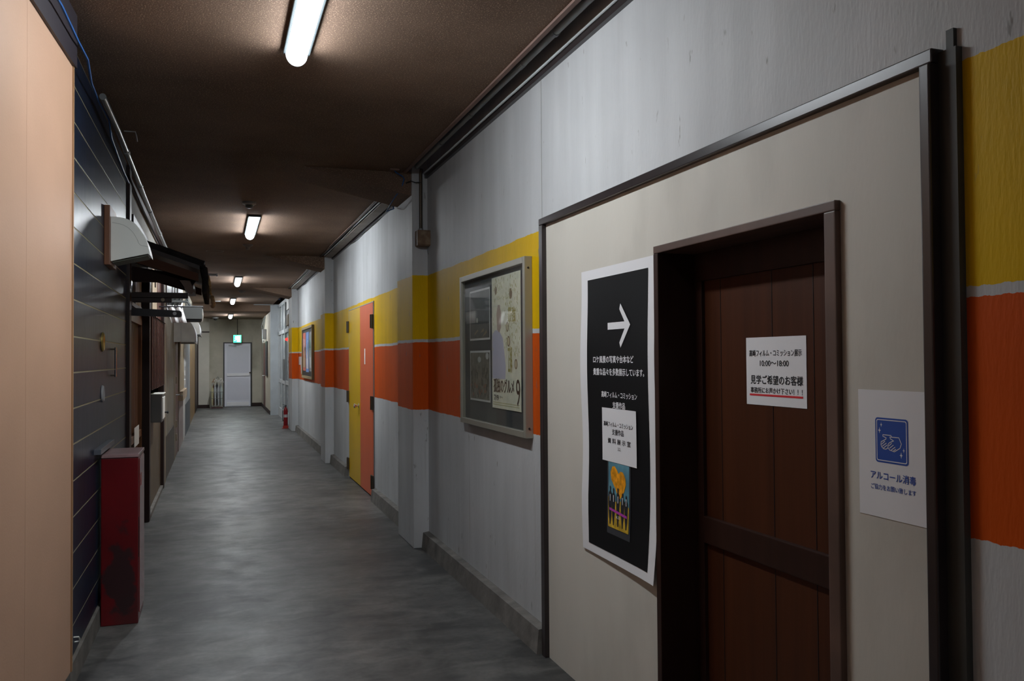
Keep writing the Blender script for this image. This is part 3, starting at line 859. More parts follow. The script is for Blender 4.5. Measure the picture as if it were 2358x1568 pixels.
t, a, c, d, e = photo(1.558, 1.868, 'upper of two white-bordered prints in the glass case, dark street view')
flat('print', mat('print_dark', (.05, .052, .05), .4, var=.4, vscale=30), a, c, d, e, XP - .001, t)
polyp('print_light', mat('print_amber', (.22, .16, .08), .4), [[(5.05, 1.60), (4.98, 1.625), (4.97, 1.615), (5.04, 1.59)], [(4.93, 1.60), (4.86, 1.63), (4.85, 1.61)], [(4.90, 1.57), (4.80, 1.62), (4.79, 1.60)]], XP - .0021, t)
dots('print_light', mat('print_glow', (.42, .42, .36), .4), [(4.99, 1.68, .018, .016)], XP - .0022, t)
t, a, c, d, e = photo(1.187, 1.494, 'lower of two white-bordered prints in the glass case, interior view')
flat('print', mat('print_interior', (.16, .15, .12), .4, var=.5, vscale=25), a, c, d, e, XP - .001, t)
dots('print_light', mat('print_glow2', (.5, .5, .48), .4), [(4.95, 1.44, .035, .018), (4.79, 1.46, .03, .02)], XP - .0021, t)
rnd = random.Random(5)
b = MB()
for i in range(34):
    y = rnd.uniform(4.77, 5.12); z = rnd.uniform(1.205, 1.36); b.box(XP - .0024, XP - .0012, y, y + .012, z, z + rnd.uniform(.015, .05))
b.build('print_shelves', mat('print_dark2', (.04, .035, .03), .4), parent=t)['kind'] = 'stuff'
b = MB()
for i in range(12):
    y = rnd.uniform(4.80, 5.12); z = rnd.uniform(1.205, 1.28); b.box(XP - .0027, XP - .0014, y, y + .014, z, z + .02)
b.build('print_goods', mat('print_red', (.30, .10, .05), .4), parent=t)['kind'] = 'stuff'

# second poster case, farther away
p2 = thing('poster_case', (1.53, 15.3, 1.10), 'far poster case beyond the second pilaster with brown frame and colourful posters', 'poster case')
Y0, Y1, Z0, Z1, X2 = 14.5, 16.3, 1.105, 2.03, 1.487
b = MB(); f = .045
b.box(X2, 1.5299, Y0, Y0 + f, Z0, Z1, .003); b.box(X2, 1.5299, Y1 - f, Y1, Z0, Z1, .003)
b.box(X2, 1.5299, Y0 + f, Y1 - f, Z0, Z0 + f, .003); b.box(X2, 1.5299, Y0 + f, Y1 - f, Z1 - f, Z1, .003)
b.build('frame', mat('olive_wood_frame', (.30, .23, .12), .5), parent=p2)
wbox('backing_board', M_BLACK, 1.505, 1.529, Y0 + f, Y1 - f, Z0 + f, Z1 - f, parent=p2)
for i, (ya, yb_, label, cols, z0_, z1_) in enumerate((
        (15.68, 16.18, 'left poster in the far case, red and cream stripes', ((.50, .12, .09), (.55, .48, .42), (.42, .30, .18)), 1.24, 1.93),
        (15.12, 15.62, 'middle poster in the far case, blue above white', ((.16, .28, .58), (.42, .55, .55), (.55, .54, .60)), 1.22, 1.93),
        (14.66, 15.05, 'right poster in the far case, grey with green streaks', ((.35, .35, .36), (.18, .36, .25), (.60, .60, .60)), 1.24, 1.92))):
    t = thing('poster', (1.504, (ya + yb_) / 2, z0_), label, 'poster')
    flat('sheet', mat('poster_ground_%d' % i, cols[0], .5, var=.3, vscale=9), ya, yb_, z0_, z1_, 1.504, t)
    b = MB(); rnd = random.Random(20 + i)
    for k in range(7):
        y = rnd.uniform(ya + .02, yb_ - .12); z = rnd.uniform(z0_ + .22, z1_ - .26); b.box(1.5018, 1.5030, y, y + rnd.uniform(.04, .10), z, z + rnd.uniform(.08, .24))
    b.build('picture_field', mat('poster_mid_%d' % i, cols[1], .5), parent=t)
    b = MB(); b.box(1.5012, 1.5028, ya + .05, yb_ - .05, z0_ + .06, z0_ + .24)
    for k in range(4):
        y = ya + .06 + k * .09; b.box(1.5008, 1.5028, y, y + .05, z0_ + .22, z0_ + .36 + .04 * (k % 2))
    b.build('picture_field', mat('poster_low_%d' % i, cols[2], .5), parent=t)
t = MB().prism([(16.42, 1.16), (16.85, 1.16), (16.95, 1.34), (17.35, 1.34), (17.35, 1.50), (16.42, 1.50)], 'x', 1.5285, 1.5299).build('paper_notice', mat('pinkish_paper', (.55, .46, .47), .6))
tag(t, 'faded pinkish paper on the orange band left of the far poster case', 'notice')

# ------------------------------------------------------------------ direction poster beside the brown door (a curling printed sheet)
PY0, PY1, PZ0, PZ1 = 2.738, 3.408, .622, 1.822


def curl(y, z):
    """distance of the sheet from the panel surface at (y, z)"""
    u = (PY1 - y) / (PY1 - PY0); v = (z - PZ0) / (PZ1 - PZ0)
    d = .004
    d += .016 * math.exp(-max(v, 0) / .16) * (.25 + .75 * u)
    d += .005 * (1 + math.sin(v * 11.0 + .6)) * math.exp(-u / .22) * min(v * 5, 1)
    d += .006 * (1 + math.sin(v * 8.0 + 2.4)) * math.exp(-(1 - u) / .2)
    return d


def psurf(off):
    return lambda y, z: 1.515 - curl(y, z) - off


gp = thing('poster', (1.51, 3.07, .622), 'black poster with a white arrow on a curling white sheet left of the brown door', 'poster')


def sheet(name, m, y0, y1, z0, z1, off, parent, nu=24, nv=60):
    s_ = psurf(off)
    return MB().grid(lambda u, v: (s_(y0 + (y1 - y0) * u, z0 + (z1 - z0) * v), y0 + (y1 - y0) * u, z0 + (z1 - z0) * v), nu, nv).build(name, m, parent=parent, smooth=False, solid=.0006)


sheet('white_sheet', M_WHITE, PY0, PY1, PZ0, PZ1, 0, gp)
sheet('black_sheet', mat('black_print', (.005, .005, .006), .5, spec=.2), 2.795, 3.340, .657, 1.780, .0016, gp)


def pframe(y, z, off=.0030):
    s_ = psurf(off)
    return lambda u, v: (s_(y - u, z + v), y - u, z + v)


def ppoly(name, m, polys, off, parent):
    s_ = psurf(off); b = MB()
    for p in polys: b.poly([(s_(y, z), y, z) for y, z in p])
    return b.build(name, m, parent=parent)


ppoly('arrow', M_WHITE, [
    [(3.140, 1.589), (3.140, 1.561), (2.972, 1.561), (2.972, 1.589)],
    [(3.024, 1.662), (3.034, 1.640), (2.975, 1.575), (2.938, 1.575)],
    [(2.938, 1.575), (2.975, 1.575), (3.034, 1.507), (3.024, 1.486)]], .0032, gp)
lettering('ロケ風景の写真や台本など', M_WHITE, gp, pframe(3.095, 1.440), .367, .030, .028)
lettering('貴重な品々を多数展示しています。', M_WHITE, gp, pframe(3.050, 1.389), .458, .030, .028)
lettering('高崎フィルム・コミッション', M_WHITE, gp, pframe(3.045, 1.297), .318, .026, .028)
lettering('支援作品', M_WHITE, gp, pframe(3.046, 1.256), .113, .027, .028)

# white paper taped over the black sheet (drawn mascots are left out)
tp = thing('paper_notice', (1.505, 3.045, 1.024), 'white landscape notice taped on the lower black poster', 'notice')
sheet('sheet', M_WHITE, 2.893, 3.197, 1.026, 1.242, .0050, tp, 6, 8)
lettering('高崎フィルム・コミッション', M_INK, tp, pframe(3.050, 1.178, .0060), .262, .021, .02)
lettering('支援作品', M_INK, tp, pframe(3.052, 1.148, .0060), .105, .024, .02)
lettering('資 料 展 示 室', M_INK, tp, pframe(3.043, 1.111, .0060), .205, .022, .02)
lettering('22.', M_INK, tp, pframe(3.040, 1.083, .0060), .030, .012, .0)

# small film poster in a dark sleeve under it (generic picture)
fp = thing('poster', (1.505, 3.05, .735), 'small orange and blue poster in a dark sleeve under the white notice', 'poster')
sheet('sleeve', mat('dark_sleeve', (.045, .048, .056), .3), 2.948, 3.155, .735, 1.030, .0030, fp, 4, 8)
GX = mat('film_sky', (.13, .33, .42), .4, var=.4, vscale=6)
sheet('sheet', GX, 2.958, 3.142, .763, 1.024, .0040, fp, 4, 8)
ppoly('picture_field', mat('film_yellow', (.55, .36, .03), .4, var=.5, vscale=30), [[(3.142, .763), (2.958, .763), (2.958, .865), (3.02, .88), (3.08, .87), (3.142, .885)]], .0050, fp)
ppoly('picture_field', mat('film_orange', (.80, .32, .01), .4, var=.45, vscale=35), [[(3.045, .885), (3.08, .925), (3.115, .955), (3.122, .985), (3.105, 1.008), (3.085, 1.012), (3.062, .998), (3.05, .985), (3.03, .997), (3.01, .995), (2.99, .975), (2.985, .95), (3.00, .92), (3.03, .89)]], .0052, fp)
b = MB(); s_ = psurf(.0056)
for k, yy in enumerate((3.122, 3.092, 3.052, 3.012, 2.980)):
    h = (.93, .925, .93, .915, .91)[k]
    pts = [(yy + .004, .775), (yy + .012, .82), (yy + .016, .865), (yy + .014, h - .03), (yy + .005, h - .02), (yy + .006, h - .006), (yy, h), (yy - .006, h - .006), (yy - .005, h - .02), (yy - .014, h - .03), (yy - .015, .865), (yy - .012, .82), (yy - .004, .775)]
    MB().poly([(s_(y, z), y, z) for y, z in pts]).build('picture_silhouette', M_INK, parent=fp)
s_ = psurf(.0060)
for k, yy in enumerate((3.122, 3.092, 3.052, 3.012, 2.980)):
    MB().poly([(s_(y, z), y, z) for y, z in ((yy + .003, .895), (yy - .003, .895), (yy - .002, .868), (yy + .002, .868))]).build('picture_field', M_WHITE, parent=fp)
ppoly('picture_band', mat('film_purple', (.42, .05, .38), .4), [[(3.128, .842), (2.972, .830), (2.972, .820), (3.128, .832)]], .0064, fp)
lettering('8.23', M_WHITE, fp, pframe(3.048, .812, .0068), .035, .010, .0)

# ------------------------------------------------------------------ opening hours notice on the brown door
dn = thing('paper_notice', (1.661, 2.252, 1.291), 'white opening hours notice with red underline on the brown door', 'notice')
X = 1.6612
flat('sheet', M_WHITE, 2.100, 2.404, 1.291, 1.510, X, dn, .001)
F = lambda y, z: rframe(y, z, X - .0016)
lettering('高崎フィルム・コミッション展示', M_INK, dn, F(2.253, 1.459), .266, .0215, .02)
lettering('10:00～18:00', M_INK, dn, F(2.256, 1.426), .147, .0185, .02)
lettering('見学ご希望のお客様', M_INK, dn, F(2.248, 1.373), .265, .030, .03)
lettering('事務所にお声かけ下さい！！！', M_INK, dn, F(2.250, 1.339), .262, .019, .02)
flat('underline', M_REDINK, 2.117, 2.386, 1.3205, 1.3265, X - .0012, dn, .0006)

# ------------------------------------------------------------------ hand disinfection notice
an = thing('paper_notice', (1.514, 1.611, 1.058), 'white hand disinfection notice with a blue hands pictogram right of the brown door', 'notice')
X = 1.5145
flat('sheet', M_WHITE, 1.502, 1.719, 1.058, 1.365, X, an, .001)


def rrect(y0, y1, z0, z1, r, n=5):
    p = []
    for cy, cz, a0 in ((y1 - r, z1 - r, 0), (y0 + r, z1 - r, PI / 2), (y0 + r, z0 + r, PI), (y1 - r, z0 + r, 3 * PI / 2)):
        for k in range(n + 1):
            a = a0 + PI / 2 * k / n; p.append((cy + r * math.cos(a), cz + r * math.sin(a)))
    return p


AY0, AY1, AZ0, AZ1 = 1.558, 1.662, 1.191, 1.299
polyp('pictogram_square', M_BLUEINK, [rrect(AY0, AY1, AZ0, AZ1, .008)], X - .0014, an)


def ring_band(o, i_):
    n = len(o); return [[o[k], o[(k + 1) % n], i_[(k + 1) % n], i_[k]] for k in range(n)]


polyp('pictogram_border', M_WHITE, ring_band(rrect(AY0 + .0042, AY1 - .0042, AZ0 + .0042, AZ1 - .0042, .005), rrect(AY0 + .0062, AY1 - .0062, AZ0 + .0062, AZ1 - .0062, .004)), X - .0018, an)


def star(y, z, r):
    q = r * .42
    pts = []
    for k in range(8):
        a = PI / 2 + k * PI / 4; rr = (r if k % 4 == 0 else r * .62) if k % 2 == 0 else q * .6
        pts.append((y + rr * math.cos(a), z + rr * math.sin(a)))
    return pts


for st_ in (star(1.642, 1.282, .006), star(1.648, 1.268, .008), star(1.572, 1.226, .006), star(1.580, 1.214, .008)):
    polyp('pictogram_sparkle', M_WHITE, [st_], X - .0018, an)


def stroke(b, pts, w, x):
    for (p, q) in zip(pts, pts[1:]):
        p = Vector(p); q = Vector(q); d = (q - p).normalized(); nrm = Vector((-d.y, d.x)) * w / 2
        p = p - d * w * .35; q = q + d * w * .35
        b.poly([(x, *(p + nrm)), (x, *(q + nrm)), (x, *(q - nrm)), (x, *(p - nrm))])


def HP(px, py):               # pictogram drawing coordinates -> wall
    return (AY1 - (px - 285) / 350 * (AY1 - AY0), AZ1 - (py - 370) / 465 * (AZ1 - AZ0))


b = MB()
for path in (
        [(455, 545), (370, 545), (368, 560), (405, 575), (400, 590), (350, 620), (347, 650), (355, 672), (375, 690), (400, 692), (420, 678)],
        [(455, 545), (465, 560)], [(445, 562), (540, 560), (565, 620), (550, 665), (490, 708), (440, 695), (422, 670), (425, 640), (440, 620), (485, 598), (450, 580), (445, 562)],
        [(355, 645), (390, 612)], [(362, 665), (405, 630)], [(375, 682), (412, 650)], [(432, 655), (462, 625)], [(442, 675), (480, 642)], [(458, 693), (498, 660)], [(475, 705), (505, 680)]):
    stroke(b, [HP(*p) for p in path], .0019, X - .0019)
b.build('pictogram_hands', M_WHITE, parent=an)
F = lambda y, z: rframe(y, z, X - .0016)
lettering('アルコール消毒', M_BLUEINK, an, F(1.608, 1.159), .143, .0205, .018)
lettering('ご協力をお願い致します', M_BLUEINK, an, F(1.608, 1.131), .142, .0135, .012)

# ------------------------------------------------------------------ red box against the navy wall
rb = thing('fire_hose_box', (-.52, 5.295, 0), 'tall red rust-stained steel box standing against the navy wall', 'box')
wbox('body', M_RED, XL + .018, -.414, 5.12, 5.475, 0, .915, .006, parent=rb)
wbox('lid', M_REDTOP, XL + .016, -.411, 5.115, 5.485, .9155, .934, .003, parent=rb)
wbox('handle_slot', M_INK, -.4141, -.4115, 5.14, 5.155, .36, .58, parent=rb)
wbox('door_panel', mat('red_panel_face', (.20, .02, .022), .22, spec=.7), -.4139, -.410, 5.165, 5.46, .05, .90, .001, parent=rb)
lettering('消火器', mat('bright_red_letters', (.62, .05, .03), .5), rb, lambda u, v: (-.4093, 5.22 + u, .78 + v), .10, .075, .02, lift=(1, 0, 0))
o = wbox('grey_rail', mat('slate_rail', (.10, .11, .13), .4), XL - .002, XL + .035, 4.98, 5.60, .948, .978, .003)
tag(o, 'short slate grey rail on the navy wall just above the red box', 'rail')

for y, z, ry, rz, m, lb in ((5.29, 1.555, .045, .055, M_BRASS, 'oval brass pull on the navy wall'), (5.29, 1.262, .035, .048, M_GREYM, 'dull grey oval pull on the navy wall below the brass one')):
    b = MB()
    n = 24; rings = []
    for (s_, d) in ((1, 0), (1, .006), (.85, .012), (.7, .008), (.02, .006)):
        rings.append([b.bm.verts.new((XL + .002 + d, y + ry * s_ * math.cos(2 * PI * k / n), z + rz * s_ * math.sin(2 * PI * k / n))) for k in range(n)])
    for A, B in zip(rings, rings[1:]):
        for k in range(n): b.bm.faces.new([A[k], A[(k + 1) % n], B[(k + 1) % n], B[k]])
    b.bm.faces.new(rings[0])
    tag(b.build('oval_pull', m, smooth=True), lb, 'door pull')
t = thing('handle_bar', (-.60, 5.72, 1.35), 'slim vertical chrome handle bar on the navy wall beside the oval pulls', 'handle')
MB().tube([(-.592, 5.72, 1.35), (-.592, 5.72, 1.53)], .007, 10).build('bar', M_CHROME, parent=t, smooth=True)
for z in (1.36, 1.52):
    MB().tube([(XL, 5.72, z), (-.592, 5.72, z)], .005, 8).build('bracket', M_HINGE, parent=t)
t = MB().tube([(XL, 4.33, .19), (-.60, 4.33, .19), (-.598, 4.35, .175), (-.60, 4.36, .160), (XL, 4.36, .16)], .0035, 6).build('wall_hook', M_OFFWHITE)
tag(t, 'small pale wire hook low on the navy wall', 'hook')

# ------------------------------------------------------------------ white quarter-round hood on a wooden plate
hd = thing('lamp_hood', (-.60, 5.8, 2.02), 'white quarter-round lamp hood on a wooden plate high on the navy wall', 'lamp hood')
wbox('wooden_plate', mat('plate_wood', (.19, .075, .035), .45, var=.3, vscale=20, stretch=(1, 1, .1)), XL, -.588, 5.38, 5.70, 2.005, 2.352, .004, parent=hd)
prof = [(-.588, 2.030), (-.388, 2.080), (-.376, 2.068), (-.380, 2.090), (-.386, 2.116), (-.393, 2.143), (-.402, 2.167), (-.413, 2.190), (-.426, 2.212),
        (-.440, 2.233), (-.456, 2.252), (-.475, 2.267), (-.496, 2.278), (-.519, 2.285), (-.543, 2.289), (-.588, 2.290)]
MB().prism(prof, 'y', 5.42, 5.66).build('shade', M_OFFWHITE, parent=hd, smooth=False)
b = MB()
groove = [(-.582, 2.256), (-.543, 2.250), (-.518, 2.242), (-.496, 2.229), (-.480, 2.214), (-.466, 2.197), (-.455, 2.177), (-.445, 2.157), (-.440, 2.142), (-.433, 2.132), (-.424, 2.127), (-.414, 2.125), (-.388, 2.121)]
b.tube([(x, 5.4195, z) for x, z in groove], .0011, 6)
b.build('embossed_line', mat('hood_line', (.45, .46, .44), .5), parent=hd, smooth=True)
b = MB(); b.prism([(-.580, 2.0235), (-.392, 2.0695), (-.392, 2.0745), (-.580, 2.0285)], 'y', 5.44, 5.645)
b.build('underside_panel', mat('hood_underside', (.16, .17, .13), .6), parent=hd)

# ------------------------------------------------------------------ tiled canopy with its brackets
cn = thing('tiled_canopy', (-.35, 7.6, 1.9), 'small dark tiled canopy on wooden brackets over the lattice door', 'canopy')
CYa, CYb = 6.90, 8.42


def roofz(x): return 2.36 - (x + .62) * .345


b = MB()
b.prism([(-.62, roofz(-.62) - .05), (-.13, roofz(-.13) - .05), (-.13, roofz(-.13) - .015), (-.62, roofz(-.62) - .015)], 'y', CYa, CYb)
b.build('roof_board', M_DARKWOOD, parent=cn)
b = MB()
k = CYa + .02
while k < CYb:
    b.tube([(-.62, k, roofz(-.62) + .004), (-.36, k, roofz(-.36) + .004), (-.10, k, roofz(-.10) + .002)], .028, 8)
    b.tube([(-.125, k, roofz(-.125)), (-.10, k, 2.15), (-.088, k, 2.08), (-.095, k, 1.97)], .032, 8, .02)
    k += .115
b.prism([(-.62, roofz(-.62) - .018), (-.10, roofz(-.10) - .018), (-.10, roofz(-.10) + .008), (-.62, roofz(-.62) + .008)], 'y', CYa + .01, CYb - .01)
b.build('roof_tiles', M_TILE, parent=cn, smooth=True)
b = MB()
for k in range(9):
    y = CYa + .05 + k * .165 + (k % 3) * .02
    b.tube([(-.068, y, 2.10 - (k % 2) * .02), (-.056, y + .04, 2.03 + (k % 3) * .012)], .010, 6)
b.tube([(-.05, CYb - .12, 2.03), (-.035, CYb - .02, 1.97), (-.045, CYb + .02, 1.95)], .02, 8)
b.build('eave_edge', mat('ochre_eave', (.33, .22, .10), .6, var=.4, vscale=30), parent=cn)['kind'] = 'stuff'
b = MB().prism([(-.61, 2.27), (-.14, 2.11), (-.14, 2.05), (-.61, 2.19)], 'y', CYa - .02, CYa + .03)
MB().prism([(-.61, 2.27), (-.14, 2.11), (-.14, 2.05), (-.61, 2.19)], 'y', CYb - .05, CYb).build('barge_board', mat('canopy_fascia', (.085, .038, .024), .7, spec=.1), parent=cn)
b.build('barge_board', mat('canopy_fascia', (.085, .038, .024), .7, spec=.1), parent=cn)
wbox('purlin', M_JAMB, -.26, -.19, CYa + .16, CYb - .05, 2.04, 2.10, .004, parent=cn)
for y in (6.96,):
    MB().prism([(-.61, 2.16), (-.61, 2.045), (-.385, 2.045), (-.245, 2.005), (-.185, 2.02), (-.16, 2.06), (-.14, 2.09)], 'y', y + .005, y + .05).build('gable_board', mat('gable_dark', (.022, .011, .009), .7, spec=.1), parent=cn)
    wbox('bracket_beam', M_DARKWOOD, -.62, -.214, y - .03, y + .03, 1.922, 1.964, .005, parent=cn)
    wbox('bracket_beam', M_DARKWOOD, -.62, -.330, y - .026, y + .026, 1.888, 1.9215, .003, parent=cn)
    MB().prism([(-.275, 2.06), (-.20, 2.06), (-.172, 1.975), (-.19, 1.955), (-.215, 1.966)], 'y', y - .02, y + .004).build('carved_bracket', mat('bracket_brown', (.11, .06, .04), .6), parent=cn)
wbox('rear_board', M_DARKWOOD, -.618, -.597, 6.82, 8.26, 1.856, 1.886, parent=cn)

np_ = thing('curtain_pole', (-.42, 7.02, 1.8), 'black rounded wooden bar with a white knob under the canopy', 'curtain pole')
b = MB()
b.prism([(-.62, 1.790), (-.275, 1.780), (-.264, 1.786), (-.260, 1.80), (-.264, 1.822), (-.275, 1.83), (-.62, 1.848)], 'y', 7.0, 7.05)
b.build('bar', mat('black_lacquer', (.014, .012, .014), .3), parent=np_)
MB().lathe([(.014, 0), (.013, -.006), (.001, -.008)], (-.312, 7.0, 1.808), 14, 'y').build('knob', M_WHITE, parent=np_, smooth=True)
MB().lathe([(.014, 0), (.013, -.006), (.001, -.008)], (-.393, 6.931, 1.908), 14, 'y').build('knob', M_BEIGE, parent=cn, smooth=True)
o = thing('cloth_valance', (-.45, 10.0, 1.87), 'short white cloth hanging behind the black bar under the canopy', 'cloth')
MB().grid(lambda u, v: (-.53 + .16 * u + .05 * v, 10.0 + .02 * math.sin(u * 14), 2.03 - .17 * v), 16, 4).build('cloth', M_WHITE, parent=o, smooth=True, solid=.004)
MB().tube([(-.62, 10.0, 2.035), (-.35, 10.0, 2.035)], .008, 8).build('rod', M_INK, parent=o)

# ------------------------------------------------------------------ grey box, maroon shutter box
mb_ = thing('meter_box', (-.56, 9.0, .85), 'grey steel box on the left wall just past the dark post', 'meter box')
wbox('body', mat('box_grey', (.20, .205, .205), .45), -.61, -.505, 8.80, 9.22, .851, 1.118, .012, parent=mb_)
md_ = wbox('door', M_OFFWHITE, -.5049, -.498, 8.83, 9.19, .88, 1.09, .003, parent=mb_)
MB().lathe([(.008, 0), (.008, .02), (.014, .022), (.012, .034), (.001, .035)], (-.498, 9.14, .93), 12, 'x').build('knob', M_INK, parent=md_, smooth=True)
wbox('cap', M_OFFWHITE, -.612, -.495, 8.79, 9.23, 1.1185, 1.127, .002, parent=mb_)
sb = thing('shutter_box', (-.58, 9.5, 1.06), 'maroon boarded shutter box on the left wall above the grey box', 'shutter box')
wbox('body', M_MAROON, -.60, -.565, 8.42, 10.30, 1.175, 1.86, .003, parent=sb)
b = MB()
for k in range(9):
    b.box(-.566, -.558, 8.48 + k * .205, 8.50 + k * .205, 1.18, 1.855)
b.build('batten', M_DARKWOOD, parent=sb)
MB().prism([(-.60, 1.86), (-.55, 1.86), (-.60, 1.884)], 'y', 8.42, 10.30).build('cap', M_DARKWOOD, parent=sb)

# ------------------------------------------------------------------ rounded awnings farther along


def awning(name, y0, y1, zb, zt, xo, m, label):
    t = thing(name, (-.55, (y0 + y1) / 2, zb), label, 'awning')
    pts = [(-.60, zb)]
    R = zt - zb
    rx = min(R, abs(xo + .60) * .75)
    n = 12; out = [(xo, zb), (xo, zb + R * .25)]
    for k in range(1, n + 1):
        a = k / n * PI / 2
        out.append((xo - rx + rx * math.cos(a), zb + R * .25 + R * .75 * math.sin(a)))
    out.append((-.60, zt))
    b = MB(); va = [b.bm.verts.new((x, y0, z)) for x, z in out]; vb = [b.bm.verts.new((x, y1, z)) for x, z in out]
    for i in range(len(out) - 1): b.bm.faces.new([va[i], vb[i], vb[i + 1], va[i + 1]])
    b.build('curved_cover', m, parent=t, smooth=True, solid=.006)
    for yy in (y0, y1):
        MB().prism([(-.60, zb)] + out, 'y', yy - .004, yy + .004).build('side_panel', mat('awning_side', (.66, .65, .62), .5, var=.10, vscale=8), parent=t)
    wbox('seam', mat('awning_seam', (.3, .3, .28), .5), -.503, -.500, y0 - .0052, y0 - .0045, zb + .005, zt - .01, parent=t)
    wbox('front_rail', M_GREYM, xo - .008, xo + .005, y0, y1, zb - .012, zb, parent=t)
    return t


M_AWN = mat('awning_vinyl', (.72, .72, .76), .45)
awning('round_awning', 13.2, 14.9, 1.712, 2.085, -.318, M_AWN, 'nearer greyish white quarter-round awning on the left wall')
awning('round_awning', 15.9, 17.6, 1.90, 2.24, -.295, M_AWN, 'farther white quarter-round awning just behind the first')

lb = thing('projecting_light_box', (-.27, 10.6, 1.92), 'dark grey sign box with a pale oval end hanging above the awnings', 'sign')
wbox('body', mat('box_dark_grey', (.115, .12, .115), .5), -.375, -.172, 10.5, 10.95, 1.925, 2.068, .006, parent=lb)
wbox('underside', M_INK, -.36, -.19, 10.52, 10.93, 1.905, 1.9245, .004, parent=lb)
b = MB().grid(lambda u, v: (-.170 + .014 * math.sin(PI * u) * math.sin(PI * v), 10.51 + .43 * u, 1.905 + .16 * v), 8, 8)
b.build('end_panel', mat('pale_face', (.75, .77, .75), .35), parent=lb, smooth=True)
wbox('top_cap', M_GREYM, -.385, -.160, 10.49, 10.96, 2.0685, 2.078, .002, parent=lb)
MB().tube([(-.60, 10.72, 2.14), (-.34, 10.72, 2.14), (-.30, 10.72, 2.09)], .014, 8).build('arm', M_CABLE, parent=lb)
MB().tube([(-.60, 10.78, 2.24), (-.36, 10.80, 2.22), (-.32, 10.78, 2.09)], .008, 6).build('cable', mat('teal_cable', (.03, .09, .10), .5), parent=lb)
o = thing('cloth_valance', (-.47, 11.4, 2.14), 'grey pleated cloth above the dark sign box', 'cloth')
MB().grid(lambda u, v: (-.56 + .17 * u - .05 * v, 11.4 + .03 * math.sin(u * 20), 2.28 - .14 * v), 20, 3).build('cloth', mat('grey_cloth', (.25, .27, .27), .8), parent=o, smooth=True, solid=.004)
MB().tube([(-.60, 11.4, 2.285), (-.37, 11.4, 2.285)], .008, 8).build('rod', M_INK, parent=o)

# ------------------------------------------------------------------ rusty junction box with conduit on the first pilaster
jb = thing('junction_box', (1.49, 6.33, 2.30), 'rusty brown junction box with a conduit on the first pilaster', 'junction box')
wbox('box', M_RUSTB, 1.432, 1.548, 6.275, 6.37, 2.305, 2.425, .006, parent=jb)
wbox('cover', M_RUSTB, 1.440, 1.545, 6.268, 6.2745, 2.312, 2.420, .002, parent=jb)
MB().tube([(1.474, 6.352, 2.425), (1.474, 6.352, 2.86), (1.474, 6.33, 2.90)], .0125, 10).build('conduit', M_HINGE, parent=jb, smooth=True)
MB().tube([(1.474, 6.352, 2.425), (1.474, 6.352, 2.445)], .019, 10).build('conduit_nut', M_GREYM, parent=jb)
MB().tube([(1.515, 6.30, 2.305), (1.515, 6.31, 2.27), (1.525, 6.33, 2.245)], .0022, 6).build('loose_wire', M_CABLE, parent=jb)
MB().tube([(1.474, 6.34, 2.80), (1.43, 6.34, 2.795), (1.40, 6.36, 2.81), (1.37, 6.4, 2.80)], .004, 6).build('loose_wire', M_INK, parent=jb)

# ------------------------------------------------------------------ pipes and cables along the ceiling
pi = thing('conduit_pipe', (1.45, 1.5, 2.93), 'grey conduit pipe with a clamp in the slot above the right wall', 'pipe')
MB().tube([(1.447, YB + .1, 2.925), (1.447, 2.6, 2.925), (1.447, 6.38, 2.925)], .018, 12).build('pipe', mat('pipe_grey', (.34, .36, .35), .5), parent=pi, smooth=True)
for y in (1.2, 3.53, 5.6):
    b = MB().tube([(1.447, y - .012, 2.925), (1.447, y + .012, 2.925)], .0225, 12)
    b.tube([(1.447, y, 2.93), (1.447, y, 3.04)], .005, 6)
    b.build('clamp', M_GREYM, parent=pi)
for y in (3.98, 4.9):
    MB().tube([(1.447, y - .03, 2.925), (1.447, y + .03, 2.925)], .0205, 12).build('coupling', mat('pipe_grey', (.34, .36, .35), .5), parent=pi)


def wavy(y0, y1, x, z, amp, n=30, seed=1):
    r = random.Random(seed); p = []
    ph = r.uniform(0, 6)
    for i in range(n + 1):
        y = y0 + (y1 - y0) * i / n
        p.append((x + amp * .5 * math.sin(y * 2.1 + ph), y, z + amp * math.sin(y * 1.7 + ph * 2) * .6 + amp * .3 * math.sin(y * 4.3)))
    return p


o = MB().tube(wavy(YB + .1, 6.36, 1.500, 2.872, .004, 40, 4), .0075, 8).build('white_cable', mat('pale_cable', (.58, .63, .64), .4), smooth=True)
tag(o, 'pale cable lying on the ledger strip above the near right wall', 'cable')
for i, (a, c) in enumerate(((6.97, 11.96), (12.52, 17.5))):
    t = thing('cable_tray', (1.45, (a + c) / 2, 2.84), ('nearer', 'farther')[i] + ' tan cable tray under the ceiling between two pilasters', 'cable tray')
    wbox('tray', mat('tan_tray', (.23, .20, .17), .6, var=.25, vscale=5), 1.40, 1.495, a + .25, c - .1, 2.852, 2.862, parent=t)
    MB().tube(wavy(a, c - .2, 1.385, 2.864, .006, 30, 2 + i), .006, 6).build('cable', mat('pale_cable', (.58, .63, .64), .4), parent=t)
    MB().tube(wavy(a, c, 1.512, 2.842, .02, 30, 5 + i), .006, 6).build('cable', M_INK, parent=t)
    MB().tube(wavy(a + .6, c - .6, 1.33, 2.855, .012, 20, 7 + i), .004, 6).build('cable', M_BROWNC, parent=t)
o = MB().tube([(1.26, 6.30, 2.872), (1.28, 6.33, 2.86), (1.33, 6.36, 2.845), (1.352, 6.38, 2.83), (1.345, 6.40, 2.79), (1.33, 6.41, 2.75), (1.30, 6.5, 2.70), (1.31, 6.9, 2.66), (1.39, 6.98, 2.70), (1.40, 7.2, 2.86)], .0045, 6).build('blue_cable', M_BLUEC, smooth=True)
tag(o, 'thin blue cable dropping over the haunch at the first pilaster', 'cable')
